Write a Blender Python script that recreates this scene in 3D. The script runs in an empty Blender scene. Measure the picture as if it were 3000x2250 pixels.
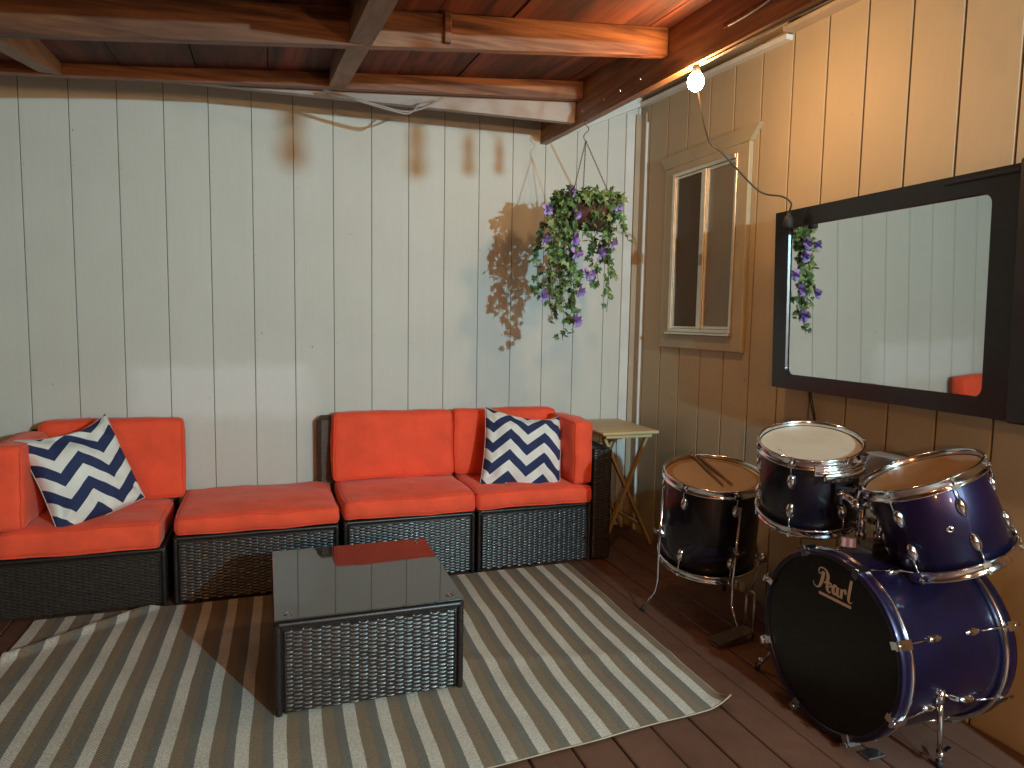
import bpy, math, random
from mathutils import Vector, Matrix, noise
R = math.radians
sin, cos, pi = math.sin, math.cos, math.pi
random.seed(7)
sc = bpy.context.scene
col = sc.collection

# ------------------------------------------------------------------ materials
def newmat(name):
    m = bpy.data.materials.new(name); m.use_nodes = True
    nt = m.node_tree; b = nt.nodes['Principled BSDF']
    return m, nt, b
def nd(nt, t, **kw):
    n = nt.nodes.new(t)
    for k, v in kw.items():
        if k in n.inputs.keys(): n.inputs[k].default_value = v
        else: setattr(n, k, v)
    return n
def coords(nt, scale=(1,1,1), kind='Object'):
    tc = nd(nt, 'ShaderNodeTexCoord'); mp = nd(nt, 'ShaderNodeMapping')
    mp.inputs['Scale'].default_value = scale
    nt.links.new(tc.outputs[kind], mp.inputs['Vector']); return mp.outputs['Vector']
def ramp(nt, fac, stops, interp='LINEAR'):
    r = nd(nt, 'ShaderNodeValToRGB'); cr = r.color_ramp; cr.interpolation = interp
    while len(cr.elements) < len(stops): cr.elements.new(0.5)
    for e, (p, c) in zip(cr.elements, stops):
        e.position = p; e.color = (*c, 1) if len(c) == 3 else c
    nt.links.new(fac, r.inputs['Fac']); return r.outputs['Color']
def mathn(nt, op, a, b=None, c=None):
    n = nd(nt, 'ShaderNodeMath', operation=op)
    for i, v in enumerate((a, b, c)):
        if v is None: continue
        if isinstance(v, (int, float)): n.inputs[i].default_value = v
        else: nt.links.new(v, n.inputs[i])
    return n.outputs[0]
def mixc(nt, f, a, b, mode='MIX'):
    n = nd(nt, 'ShaderNodeMix', data_type='RGBA', blend_type=mode)
    for i, v in ((0, f), (6, a), (7, b)):
        if isinstance(v, (int, float)): n.inputs[i].default_value = v
        elif isinstance(v, tuple): n.inputs[i].default_value = (*v, 1) if len(v) == 3 else v
        else: nt.links.new(v, n.inputs[i])
    return n.outputs[2]
def noisef(nt, scale, detail=4, rough=.55, stretch=(1,1,1), dist=0, kind='Object'):
    n = nd(nt, 'ShaderNodeTexNoise', Scale=scale, Detail=detail, Roughness=rough, Distortion=dist)
    nt.links.new(coords(nt, stretch, kind), n.inputs['Vector']); return n.outputs['Fac']
def bump(nt, b, h, strength=.3, dist=.01):
    n = nd(nt, 'ShaderNodeBump', Strength=strength, Distance=dist)
    nt.links.new(h, n.inputs['Height']); nt.links.new(n.outputs[0], b.inputs['Normal'])
def simple(name, c, rough=.5, metal=0, var=.15, vscale=12, bscale=0, bstr=.2, spec=None, coat=0, stretch=(1,1,1), bdist=.003):
    m, nt, b = newmat(name)
    f = noisef(nt, vscale, 4, .6, stretch)
    lo = tuple(x*(1-var) for x in c); hi = tuple(min(1, x*(1+var)) for x in c)
    nt.links.new(ramp(nt, f, [(.3, lo), (.7, hi)]), b.inputs['Base Color'])
    rr = nd(nt, 'ShaderNodeMapRange'); rr.inputs['To Min'].default_value = max(.02, rough*.85); rr.inputs['To Max'].default_value = min(1, rough*1.15)
    nt.links.new(f, rr.inputs['Value']); nt.links.new(rr.outputs[0], b.inputs['Roughness'])
    b.inputs['Metallic'].default_value = metal
    if spec is not None: b.inputs['Specular IOR Level'].default_value = spec
    if coat: b.inputs['Coat Weight'].default_value = coat; b.inputs['Coat Roughness'].default_value = .06
    if bscale: bump(nt, b, noisef(nt, bscale, 3, .6, stretch), bstr, bdist)
    return m
M = {}
def paintwall(name, c1, c2, stain, groovec, patch=False):
    m, nt, b = newmat(name)
    f = noisef(nt, 1.3, 5, .6)
    g = noisef(nt, 40, 4, .7, (1, 1, .06))
    base = ramp(nt, f, [(.3, c1), (.68, c2)])
    base = mixc(nt, ramp(nt, g, [(.35, (.0,)*3), (.75, (.22,)*3)]), base, stain)
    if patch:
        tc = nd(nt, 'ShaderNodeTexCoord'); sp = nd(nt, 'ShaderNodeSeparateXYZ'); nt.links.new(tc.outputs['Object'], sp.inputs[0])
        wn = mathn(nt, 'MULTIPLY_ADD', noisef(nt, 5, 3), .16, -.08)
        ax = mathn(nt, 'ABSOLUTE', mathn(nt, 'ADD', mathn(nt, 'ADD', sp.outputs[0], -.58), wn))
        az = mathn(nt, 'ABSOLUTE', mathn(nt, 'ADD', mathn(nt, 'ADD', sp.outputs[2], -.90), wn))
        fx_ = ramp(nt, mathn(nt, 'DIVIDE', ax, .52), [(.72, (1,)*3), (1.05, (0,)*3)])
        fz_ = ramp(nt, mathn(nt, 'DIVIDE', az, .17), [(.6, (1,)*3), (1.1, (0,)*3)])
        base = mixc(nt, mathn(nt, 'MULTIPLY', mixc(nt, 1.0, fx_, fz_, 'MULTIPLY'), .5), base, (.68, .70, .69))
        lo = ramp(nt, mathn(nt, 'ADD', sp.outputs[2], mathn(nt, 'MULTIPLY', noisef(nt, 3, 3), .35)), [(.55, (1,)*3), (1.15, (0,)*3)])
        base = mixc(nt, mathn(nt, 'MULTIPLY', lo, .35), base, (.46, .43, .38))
    # tiny dark knocks and nail heads
    v = nd(nt, 'ShaderNodeTexVoronoi', Scale=9.0); nt.links.new(coords(nt, (1, 1, .6)), v.inputs['Vector'])
    dots = ramp(nt, v.outputs['Distance'], [(.020, (1,)*3), (.042, (0,)*3)])
    gate = ramp(nt, noisef(nt, 2.3, 2), [(.44, (0,)*3), (.5, (1,)*3)])
    fac = mixc(nt, 1.0, dots, gate, 'MULTIPLY')
    base = mixc(nt, mathn(nt, 'MULTIPLY', fac, .85), base, (.05, .04, .035))
    # darker groove bottoms
    geo = nd(nt, 'ShaderNodeAttribute', attribute_name='groove')
    base = mixc(nt, geo.outputs['Fac'], base, groovec)
    nt.links.new(base, b.inputs['Base Color'])
    b.inputs['Roughness'].default_value = .62
    h = mathn(nt, 'ADD', noisef(nt, 160, 4, .65, (1, 1, .045)), mathn(nt, 'MULTIPLY', noisef(nt, 420, 2), .35))
    bump(nt, b, h, .35, .0016)
    return m
M['white_wall'] = paintwall('white_siding_paint', (.50, .50, .455), (.57, .575, .53), (.45, .43, .37), (.13, .125, .11), True)
M['tan_wall'] = paintwall('tan_siding_paint', (.39, .312, .200), (.44, .352, .228), (.36, .28, .175), (.10, .06, .03))
M['tan_trim'] = simple('tan_trim_paint', (.36, .30, .19), .5, var=.1, vscale=5, bscale=60, bstr=.12)
M['tan_board'] = simple('tan_board_paint', (.39, .30, .205), .6, var=.1, vscale=5, bscale=60, bstr=.12)
M['white_trim'] = simple('white_trim_paint', (.60, .60, .57), .5, var=.08, vscale=6, bscale=50, bstr=.1)

def wood(name, a, b_, rough=.55, axis='X', scale=9, coat=0, strip=False):
    m, nt, b = newmat(name)
    st = {'X': (.06, 1, 1), 'Y': (1, .06, 1), 'Z': (1, 1, .06)}[axis]
    g = noisef(nt, scale*3, 6, .65, st, .6)
    big = noisef(nt, 2.2, 3, .5, tuple(x*.6+.2 for x in st))
    c = ramp(nt, g, [(.36, a), (.5, tuple((p+q)/2 for p, q in zip(a, b_))), (.63, b_)])
    c = mixc(nt, ramp(nt, big, [(.35, (0,)*3), (.7, (.75,)*3)]), c, tuple(x*.45 for x in a))
    # knots
    v = nd(nt, 'ShaderNodeTexVoronoi', Scale=3.0); nt.links.new(coords(nt, tuple(1 if s == 1 else .7 for s in st)), v.inputs['Vector'])
    k = ramp(nt, v.outputs['Distance'], [(.02, (1,)*3), (.06, (0,)*3)])
    c = mixc(nt, mathn(nt, 'MULTIPLY', k, .8), c, (.03, .012, .006))
    nt.links.new(c, b.inputs['Base Color']); b.inputs['Roughness'].default_value = rough
    if coat: b.inputs['Coat Weight'].default_value = coat; b.inputs['Coat Roughness'].default_value = .25
    bump(nt, b, g, .25, .002)
    return m
M['joist'] = wood('stained_joist_wood', (.085, .024, .010), (.40, .165, .066), .55, 'X', coat=.08)
M['beam'] = wood('stained_beam_wood', (.18, .078, .036), (.46, .23, .11), .5, 'Y', coat=.15)
M['block'] = wood('pale_blocking_wood', (.24, .13, .07), (.42, .25, .14), .6, 'Y')
M['bare'] = simple('whitewashed_joist', (.30, .26, .24), .6, var=.25, vscale=3, stretch=(.4, 1, 3), bscale=50, bstr=.2)
M['roof'] = wood('stained_roof_boards', (.032, .007, .004), (.29, .068, .028), .72, 'Y', 4)

def deckmat():
    m, nt, b = newmat('brown_deck_paint')
    f = noisef(nt, 5, 5, .65, (1, .5, 1)); s = noisef(nt, 90, 2, .5)
    bd = noisef(nt, 6.88, 0, 0, (1, .02, .02))
    c = ramp(nt, f, [(.3, (.092, .041, .026)), (.7, (.136, .061, .038))])
    c = mixc(nt, ramp(nt, bd, [(.3, (0,)*3), (.7, (.35,)*3)]), c, (.075, .03, .02))
    c = mixc(nt, ramp(nt, s, [(.70, (0,)*3), (.78, (.5,)*3)]), c, (.22, .13, .09))
    nt.links.new(c, b.inputs['Base Color'])
    nt.links.new(ramp(nt, noisef(nt, 14, 3), [(.3, (.38,)*3), (.7, (.62,)*3)]), b.inputs['Roughness'])
    bump(nt, b, noisef(nt, 120, 4, .6, (1, .15, 1)), .25, .002)
    return m
M['deck'] = deckmat()
M['ground'] = simple('dark_soil', (.03, .025, .02), .95)
M['wicker'] = simple('espresso_resin_wicker', (.020, .017, .017), .33, var=.3, vscale=70, bscale=300, bstr=.08, spec=.6, coat=.08)
M['wicker_dull'] = simple('dull_resin_wicker', (.020, .015, .013), .50, var=.4, vscale=60, bscale=300, bstr=.2, spec=.3)
M['wicker_frame'] = simple('resin_binding', (.016, .012, .011), .38, var=.4, vscale=50)
M['wicker_back'] = simple('brown_wicker_back', (.055, .032, .02), .5, var=.4, vscale=60, bscale=120, bstr=.6)

def fabric(name, c, var=.1, weave=900, rough=.85, sheen=.25, stripe=None):
    m, nt, b = newmat(name)
    f = noisef(nt, 7, 4, .6)
    cc = ramp(nt, f, [(.3, tuple(x*(1-var) for x in c)), (.7, tuple(min(1, x*(1+var)) for x in c))])
    nt.links.new(cc, b.inputs['Base Color']); b.inputs['Roughness'].default_value = rough
    b.inputs['Sheen Weight'].default_value = sheen; b.inputs['Sheen Roughness'].default_value = .4; b.inputs['Sheen Tint'].default_value = (1, .6, .5, 1)
    b.inputs['Specular IOR Level'].default_value = .25
    h = mathn(nt, 'ADD', noisef(nt, weave, 1, .5), mathn(nt, 'MULTIPLY', noisef(nt, 14, 3, .5), 3.0))
    bump(nt, b, h, .22, .003)
    return m
M['red'] = fabric('red_orange_canvas', (.84, .092, .040), var=.12)
M['red_pipe'] = fabric('red_piping', (.78, .08, .034))

def chevron(name, N, A, K, ph=0., pv=0., sk=0.):
    m, nt, b = newmat(name)
    tc = nd(nt, 'ShaderNodeTexCoord'); sp = nd(nt, 'ShaderNodeSeparateXYZ'); nt.links.new(tc.outputs['UV'], sp.inputs[0])
    u = mathn(nt, 'MULTIPLY_ADD', sp.outputs[0], N, ph)
    tri = mathn(nt, 'PINGPONG', u, .5)
    t = mathn(nt, 'MULTIPLY_ADD', tri, A*2, sp.outputs[1])
    t = mathn(nt, 'ADD', t, mathn(nt, 'MULTIPLY', sp.outputs[0], sk))
    f = mathn(nt, 'FRACT', mathn(nt, 'MULTIPLY_ADD', t, K, pv))
    s = mathn(nt, 'GREATER_THAN', f, .5)
    n = noisef(nt, 6, 3)
    wh = ramp(nt, n, [(.3, (.66, .66, .62)), (.7, (.78, .78, .74))]); nv = ramp(nt, n, [(.3, (.020, .030, .085)), (.7, (.032, .045, .115))])
    nt.links.new(mixc(nt, s, wh, nv), b.inputs['Base Color']); b.inputs['Roughness'].default_value = .85
    b.inputs['Specular IOR Level'].default_value = .2
    bump(nt, b, mathn(nt, 'ADD', noisef(nt, 700, 1), mathn(nt, 'MULTIPLY', noisef(nt, 16, 3, .6, (1, 1, 1), .8), 2.5)), .25, .004)
    return m
def rugmat():
    m, nt, b = newmat('striped_woven_rug')
    tc = nd(nt, 'ShaderNodeTexCoord'); sp = nd(nt, 'ShaderNodeSeparateXYZ'); nt.links.new(tc.outputs['UV'], sp.inputs[0])
    wob = noisef(nt, 3.0, 2, .5, kind='UV'); wob2 = noisef(nt, 60, 2, .5, kind='UV')
    s = mathn(nt, 'ADD', sp.outputs[0], mathn(nt, 'MULTIPLY_ADD', wob, .007, -.0035))
    s = mathn(nt, 'ADD', s, mathn(nt, 'MULTIPLY_ADD', wob2, .003, -.0015))
    f = mathn(nt, 'FRACT', mathn(nt, 'DIVIDE', s, .107))
    br, wh, gy = (.29, .225, .155), (.74, .71, .62), (.205, .215, .205)
    c = ramp(nt, f, [(0, br), (.30, br), (.36, wh), (.70, wh), (.71, gy), (.96, (.22, .20, .165))])
    r = c.node.color_ramp
    r.elements[1].position = .335; r.elements[2].position = .345; r.elements[3].position = .70; r.elements[4].position = .712
    n = noisef(nt, 110, 5, .8, kind='UV'); n2 = noisef(nt, 5, 4, .6, kind='UV')
    c = mixc(nt, ramp(nt, n, [(.32, (.5,)*3), (.62, (0,)*3)]), c, (.09, .075, .055))
    c = mixc(nt, ramp(nt, n2, [(.35, (.22,)*3), (.7, (0,)*3)]), c, (.12, .095, .07))
    nt.links.new(c, b.inputs['Base Color']); b.inputs['Roughness'].default_value = .95
    b.inputs['Specular IOR Level'].default_value = .1
    w = nd(nt, 'ShaderNodeTexWave', Scale=70.0, Distortion=2.0); w.bands_direction = 'DIAGONAL'
    nt.links.new(coords(nt, (1, 1, 1), 'UV'), w.inputs['Vector'])
    bump(nt, b, mathn(nt, 'ADD', w.outputs['Fac'], mathn(nt, 'MULTIPLY', n, 1.5)), .7, .003)
    return m
M['rug'] = rugmat()
M['rug_edge'] = simple('rug_binding', (.34, .29, .21), .95, bscale=200, bstr=.5)
M['pine'] = wood('pale_pine', (.50, .36, .17), (.62, .47, .26), .5, 'X', 5)
M['pine_leg'] = wood('pine_legs', (.45, .28, .12), (.56, .38, .18), .5, 'Z', 6)
M['chrome'] = simple('worn_chrome', (.82, .83, .86), .12, metal=1, var=.12, vscale=30)
M['steel'] = simple('dull_steel', (.35, .33, .32), .35, metal=1, var=.2, vscale=40)
M['nail'] = simple('painted_nail_head', (.20, .185, .16), .7)
M['alu'] = simple('aluminium_frame', (.70, .62, .50), .38, metal=1, var=.1, vscale=20)
M['rubber'] = simple('black_rubber', (.012, .012, .012), .7)
M['black_gloss'] = simple('black_gloss_plastic', (.008, .008, .009), .22, var=.3, vscale=8, spec=.5)
M['black_satin'] = simple('black_satin_plastic', (.012, .011, .012), .45, var=.3, vscale=8)
M['black_dull'] = simple('dull_black_plastic', (.010, .010, .012), .62, spec=.3)
M['cord'] = simple('black_cord_rubber', (.02, .014, .01), .45)
M['gray_plastic'] = simple('grey_plastic', (.24, .23, .22), .5)
M['pale_plastic'] = simple('pale_grey_plastic', (.42, .46, .48), .45)
M['dark_metal'] = simple('dark_chain_metal', (.10, .075, .05), .4, metal=1)
def lacquer():
    m, nt, b = newmat('purple_lacquer')
    g = noisef(nt, 8, 5, .6, (1, .25, 1), .4); big = noisef(nt, 3.2, 2, .5)
    c = ramp(nt, g, [(.3, (.0035, .0028, .013)), (.7, (.010, .0065, .040))])
    c = mixc(nt, ramp(nt, big, [(.45, (0,)*3), (.7, (.55,)*3)]), c, (.026, .005, .040))
    sp = noisef(nt, 500, 2, .6)
    c = mixc(nt, ramp(nt, sp, [(.62, (0,)*3), (.72, (.5,)*3)]), c, (.032, .025, .085))
    nt.links.new(c, b.inputs['Base Color']); b.inputs['Roughness'].default_value = .36
    b.inputs['Metallic'].default_value = .55
    b.inputs['Coat Weight'].default_value = .45; b.inputs['Coat Roughness'].default_value = .07
    return m
M['lacquer'] = lacquer()
M['lacquer_shaded'] = simple('shaded_purple_lacquer', (.0042, .0030, .0085), .34, metal=.3, var=.5, vscale=6, coat=.35, stretch=(1, .3, 1))  # same purple lacquer with the shade on the left toms put into its colour
def head(name, c, stainc, rough, transl=0):
    m, nt, b = newmat(name)
    f = noisef(nt, 9, 5, .6); s = noisef(nt, 30, 3, .6, (1, 1, 1), 1.5)
    cc = ramp(nt, f, [(.3, tuple(x*.85 for x in c)), (.7, c)])
    cc = mixc(nt, ramp(nt, s, [(.62, (0,)*3), (.75, (.35,)*3)]), cc, stainc)
    nt.links.new(cc, b.inputs['Base Color']); b.inputs['Roughness'].default_value = rough
    bump(nt, b, noisef(nt, 150, 2), .05, .001)
    return m
M['head_white'] = head('coated_white_drumhead', (.44, .39, .30), (.28, .20, .13), .42)
M['head_amber'] = head('amber_clear_drumhead', (.36, .20, .085), (.18, .09, .04), .22)
M['head_tan'] = head('tan_worn_drumhead', (.42, .29, .18), (.24, .15, .09), .6)
M['head_black'] = simple('black_ebony_drumhead', (.0045, .0045, .005), .33, var=.5, vscale=3, stretch=(1, .3, 3), spec=.35)
M['logo'] = simple('white_logo_print', (.55, .48, .42), .6, var=.05)
M['ink'] = simple('black_ink', (.01, .01, .01), .6)
M['stick'] = simple('hickory_stick', (.17, .075, .03), .5, var=.25, vscale=60)
M['basket'] = simple('brown_coir_basket', (.075, .03, .02), .9, var=.4, vscale=40, bscale=120, bstr=.9)
M['vine'] = simple('green_vine_stem', (.05, .08, .02), .7)
def leafmat():
    m, nt, b = newmat('ivy_leaf')
    g = nd(nt, 'ShaderNodeNewGeometry')
    c = ramp(nt, g.outputs['Random Per Island'], [(0, (.022, .060, .016)), (.4, (.045, .115, .030)), (.7, (.07, .17, .045)), (.86, (.17, .25, .09)), (1, (.03, .04, .012))])
    v = noisef(nt, 55, 3)
    c = mixc(nt, ramp(nt, v, [(.52, (0,)*3), (.62, (.55,)*3)]), c, (.20, .30, .13))
    nt.links.new(c, b.inputs['Base Color']); b.inputs['Roughness'].default_value = .5
    return m
M['leaf'] = leafmat()
def flowermat():
    m, nt, b = newmat('purple_petal')
    g = nd(nt, 'ShaderNodeNewGeometry')
    c = ramp(nt, g.outputs['Random Per Island'], [(0, (.12, .07, .30)), (.5, (.22, .15, .47)), (1, (.38, .30, .64))])
    nt.links.new(c, b.inputs['Base Color']); b.inputs['Roughness'].default_value = .7
    return m
M['petal'] = flowermat()
M['mirror'] = simple('mirror_screen_glass', (.80, .86, .85), .018, metal=1, var=.01, vscale=3)
M['screen'] = simple('insect_screen', (.075, .058, .040), .8, var=.15, vscale=3, bscale=900, bstr=.5)
M['screen_pale'] = simple('insect_screen_over_glass', (.17, .15, .105), .5, coat=.25, var=.1, vscale=3, bscale=900, bstr=.4)
def glasstop():
    m, nt, b = newmat('smoked_glass_top')
    b.inputs['Base Color'].default_value = (.035, .031, .027, 1); b.inputs['Roughness'].default_value = .02
    nt.links.new(ramp(nt, noisef(nt, 6, 3), [(.4, (.02,)*3), (.8, (.07,)*3)]), b.inputs['Roughness'])
    b.inputs['IOR'].default_value = 2.05
    return m
M['glass'] = glasstop()
def emit(name, c, s):
    m, nt, b = newmat(name)
    b.inputs['Base Color'].default_value = (*c, 1); b.inputs['Emission Color'].default_value = (*c, 1)
    b.inputs['Emission Strength'].default_value = s
    n = noisef(nt, 30, 2)
    return m
M['bulb_glass'] = simple('unlit_bulb_glass', (.30, .25, .18), .12, var=.1)

# ------------------------------------------------------------------ mesh builder
class MB:
    def __init__(s): s.v = []; s.f = []; s.uv = {}; s.g = None; s.sm = []
    def add(s, vs, fs, smooth=False, uvs=None):
        o = len(s.v); s.v += [Vector(v) for v in vs]
        for f in fs: s.f.append(tuple(i+o for i in f)); s.sm.append(smooth)
        if uvs:
            for i, u in enumerate(uvs): s.uv[o+i] = u
        return s
    def box(s, x0, y0, z0, x1, y1, z1, bev=0):
        x0, x1 = sorted((x0, x1)); y0, y1 = sorted((y0, y1)); z0, z1 = sorted((z0, z1))
        b = min(bev, (x1-x0)*.45, (y1-y0)*.45, (z1-z0)*.45)
        if b <= 0:
            vs = [(x, y, z) for x in (x0, x1) for y in (y0, y1) for z in (z0, z1)]
            return s.add(vs, [(0,1,3,2), (4,6,7,5), (0,4,5,1), (2,3,7,6), (0,2,6,4), (1,5,7,3)])
        # chamfered box
        vs = []; idx = {}
        for i, x in enumerate((x0, x1)):
            for j, y in enumerate((y0, y1)):
                for k, z in enumerate((z0, z1)):
                    sx, sy, sz = (1 if i == 0 else -1), (1 if j == 0 else -1), (1 if k == 0 else -1)
                    for a in range(3):
                        p = [x+sx*b, y+sy*b, z+sz*b]; p[a] = (x, y, z)[a]
                        idx[(i, j, k, a)] = len(vs); vs.append(p)
        fs = []
        I = lambda i, j, k, a: idx[(i, j, k, a)]
        for a in range(3):
            for sd in (0, 1):
                o = [q for q in range(3) if q != a]; q = []
                for (p, r) in ((0,0), (1,0), (1,1), (0,1)):
                    t = [0,0,0]; t[a] = sd; t[o[0]] = p; t[o[1]] = r; q.append(I(*t, a))
                if (sd == 1) == (a == 1): q.reverse()
                fs.append(tuple(q))
        for a in range(3):                       # edges along axis a
            o = [q for q in range(3) if q != a]
            for p in (0, 1):
                for r in (0, 1):
                    t0 = [0,0,0]; t0[o[0]] = p; t0[o[1]] = r; t1 = list(t0); t1[a] = 1
                    q = [I(*t0, o[0]), I(*t1, o[0]), I(*t1, o[1]), I(*t0, o[1])]
                    fs.append(tuple(q))
        for i in (0, 1):
            for j in (0, 1):
                for k in (0, 1): fs.append((I(i,j,k,0), I(i,j,k,1), I(i,j,k,2)))
        s.fix = True
        return s.add(vs, fs)
    def obox(s, c, ax, ay, az, hx, hy, hz):      # oriented box
        c = Vector(c); ax, ay, az = Vector(ax).normalized(), Vector(ay).normalized(), Vector(az).normalized()
        vs = [c+ax*hx*i+ay*hy*j+az*hz*k for i in (-1,1) for j in (-1,1) for k in (-1,1)]
        s.fix = True
        return s.add(vs, [(0,1,3,2), (4,6,7,5), (0,4,5,1), (2,3,7,6), (0,2,6,4), (1,5,7,3)])
    def bar(s, a, b, w, h, up=(0,0,1)):          # rectangular bar from a to b
        a, b = Vector(a), Vector(b); d = b-a; x = d.normalized(); y = Vector(up).cross(x)
        if y.length < 1e-4: y = Vector((1,0,0)).cross(x)
        y.normalize(); z = x.cross(y)
        return s.obox((a+b)/2, x, y, z, d.length/2, w/2, h/2)
    def tube(s, pts, r, n=8, closed=False, caps=True):
        P = [Vector(p) for p in pts]; N = len(P)
        rs = r if isinstance(r, (list, tuple)) else [r]*N
        t = (P[1]-P[0]).normalized(); up = Vector((0,0,1)) if abs(t.z) < .9 else Vector((1,0,0))
        x = t.cross(up).normalized(); vs = []
        for i in range(N):
            if closed: t = (P[(i+1) % N]-P[i-1]).normalized()
            else: t = (P[min(i+1, N-1)]-P[max(i-1, 0)]).normalized()
            x = (x-t*x.dot(t)).normalized(); y = t.cross(x)
            for k in range(n):
                a = 2*pi*k/n; vs.append(P[i]+(x*cos(a)+y*sin(a))*rs[i])
        fs = []
        for i in range(N if closed else N-1):
            j = (i+1) % N
            for k in range(n): fs.append((i*n+k, i*n+(k+1) % n, j*n+(k+1) % n, j*n+k))
        if caps and not closed: fs += [tuple(reversed(range(n))), tuple((N-1)*n+k for k in range(n))]
        return s.add(vs, fs, True)
    def lathe(s, c, n, prof, seg=64, smooth=True, closed=False):   # prof: (radius, height along n)
        c, n = Vector(c), Vector(n).normalized()
        a = n.orthogonal().normalized() if not hasattr(s, 'ref') else (s.ref-n*s.ref.dot(n)).normalized()
        b = n.cross(a); vs = []
        for r, h in prof:
            for k in range(seg):
                t = 2*pi*k/seg; vs.append(c+n*h+(a*cos(t)+b*sin(t))*r)
        fs = []; m = len(prof)
        for i in range(m if closed else m-1):
            j = (i+1) % m
            for k in range(seg): fs.append((i*seg+k, i*seg+(k+1) % seg, j*seg+(k+1) % seg, j*seg+k))
        s.fix = True
        return s.add(vs, fs, smooth)
    def disc(s, c, n, r, seg=64, rings=1):
        c, n = Vector(c), Vector(n).normalized(); a = n.orthogonal().normalized(); b = n.cross(a)
        vs = [c]+[c+(a*cos(2*pi*k/seg)+b*sin(2*pi*k/seg))*r for k in range(seg)]
        return s.add(vs, [(0, 1+k, 1+(k+1) % seg) for k in range(seg)])
    def ball(s, c, r, seg=12, rings=8, sc=(1,1,1)):
        c = Vector(c); vs = []
        for i in range(rings+1):
            ph = pi*i/rings
            for k in range(seg):
                t = 2*pi*k/seg; vs.append(c+Vector((sin(ph)*cos(t)*sc[0], sin(ph)*sin(t)*sc[1], cos(ph)*sc[2]))*r)
        return s.add(vs, [(i*seg+k, (i+1)*seg+k, (i+1)*seg+(k+1) % seg, i*seg+(k+1) % seg) for i in range(rings) for k in range(seg)], True)
    def grid(s, fn, nu, nv, smooth=True, uv=None):
        vs = [fn(i/nu, j/nv) for j in range(nv+1) for i in range(nu+1)]
        us = [uv(i/nu, j/nv) for j in range(nv+1) for i in range(nu+1)] if uv else None
        return s.add(vs, [(j*(nu+1)+i, j*(nu+1)+i+1, (j+1)*(nu+1)+i+1, (j+1)*(nu+1)+i) for j in range(nv) for i in range(nu)], smooth, us)
    def build(s, name, mat, parent=None, recalc=None, groove=None):
        off = ROOT.get(parent, Vector((0,0,0))) if parent else Vector((0,0,0))
        me = bpy.data.meshes.new(name)
        me.from_pydata([v-off for v in s.v], [], s.f)
        if s.sm: me.polygons.foreach_set('use_smooth', s.sm)
        if s.uv:
            l = me.uv_layers.new(name='UVMap')
            for lp in me.loops: l.data[lp.index].uv = s.uv.get(lp.vertex_index, (0, 0))
        if groove:
            at = me.attributes.new('groove', 'FLOAT', 'POINT'); at.data.foreach_set('value', groove)
        if recalc or (recalc is None and hasattr(s, 'fix')):
            import bmesh
            bm = bmesh.new(); bm.from_mesh(me); bmesh.ops.recalc_face_normals(bm, faces=bm.faces); bm.to_mesh(me); bm.free()
        me.materials.append(M[mat] if isinstance(mat, str) else mat)
        o = bpy.data.objects.new(name, me); col.objects.link(o)
        if parent: o.parent = parent
        ROOT[o] = off
        return o
ROOT = {}
def tag(o, label=None, cat=None, group=None, kind=None):
    if label: o['label'] = label
    if cat: o['category'] = cat
    if group: o['group'] = group
    if kind: o['kind'] = kind
    return o
def thing(name, loc, label, cat, group=None):
    o = bpy.data.objects.new(name, None); col.objects.link(o); o.location = loc; o.empty_display_size = .1
    ROOT[o] = Vector(loc); return tag(o, label, cat, group)
def spline(pts, n=8):
    P = [Vector(p) for p in pts]; out = []
    for i in range(len(P)-1):
        p0, p1, p2, p3 = P[max(i-1, 0)], P[i], P[i+1], P[min(i+2, len(P)-1)]
        for k in range(n):
            t = k/n
            out.append(.5*((2*p1)+(p2-p0)*t+(2*p0-5*p1+4*p2-p3)*t*t+(3*p1-p0-3*p2+p3)*t**3))
    out.append(P[-1]); return out

# ------------------------------------------------------------------ deck and ground
g = MB(); g.add([(-30,-30,-.16), (30,-30,-.16), (30,30,-.16), (-30,30,-.16)], [(0,1,2,3)])
tag(g.build('ground', 'ground'), kind='structure')
d = MB()
k = 0
for k in range(-3, 46):
    x1 = -.037-.1453*k+.1453*0
    x0 = x1-.1398
    if x1 > .1: continue
    xr = min(x1, -.002)
    if k == -3: continue
    jit = random.uniform(-.0012, .0012)
    d.box(x0, -8.5, -.035+jit, xr, .0 if False else -.003, jit-.0012, .0035)
deck = tag(d.build('deck', 'deck'), kind='structure')
# joists below the boards so the gaps read black
dj = MB()
for y in [-.3-.4*i for i in range(20)]: dj.box(-6.4, y-.02, -.155, -.01, y+.02, -.042)
tag(dj.build('deck_joists', 'ground'), kind='structure')

# ------------------------------------------------------------------ sheet siding with V grooves
def siding(mb, groove, fix, us, ue, z0, z1, grooves, gw, gd, uaxis, sign, tops=None):
    """vertical panel; uaxis 'x' lies on plane y=fix facing -y, uaxis 'y' lies on plane x=fix facing -x"""
    cuts = [(us, 0), (ue, 0)]
    for c in grooves:
        if us < c-gw and c+gw < ue: cuts += [(c-gw/2-.002, 0), (c-gw/2, .15), (c-gw/4, 1), (c+gw/4, 1), (c+gw/2, .15), (c+gw/2+.002, 0)]
    cuts.sort()
    nz = 2
    vs = []; gr = []
    for j in range(nz):
        for u, dgr in cuts:
            z = (z0, z1)[j] if not (j and tops) else tops(u)
            dd = fix+dgr*gd
            vs.append((u, dd, z) if uaxis == 'x' else (dd, u, z)); gr.append(min(1, dgr*dgr*1.0))
    n = len(cuts)
    fs = [((i, i+1, n+i+1, n+i) if uaxis == 'x' else (i+1, i, n+i, n+i+1)) for i in range(n-1)]
    mb.add(vs, fs); groove += gr
def backed(mb, groove, *box):
    o = len(mb.v); mb.box(*box); groove += [0]*(len(mb.v)-o)

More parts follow.
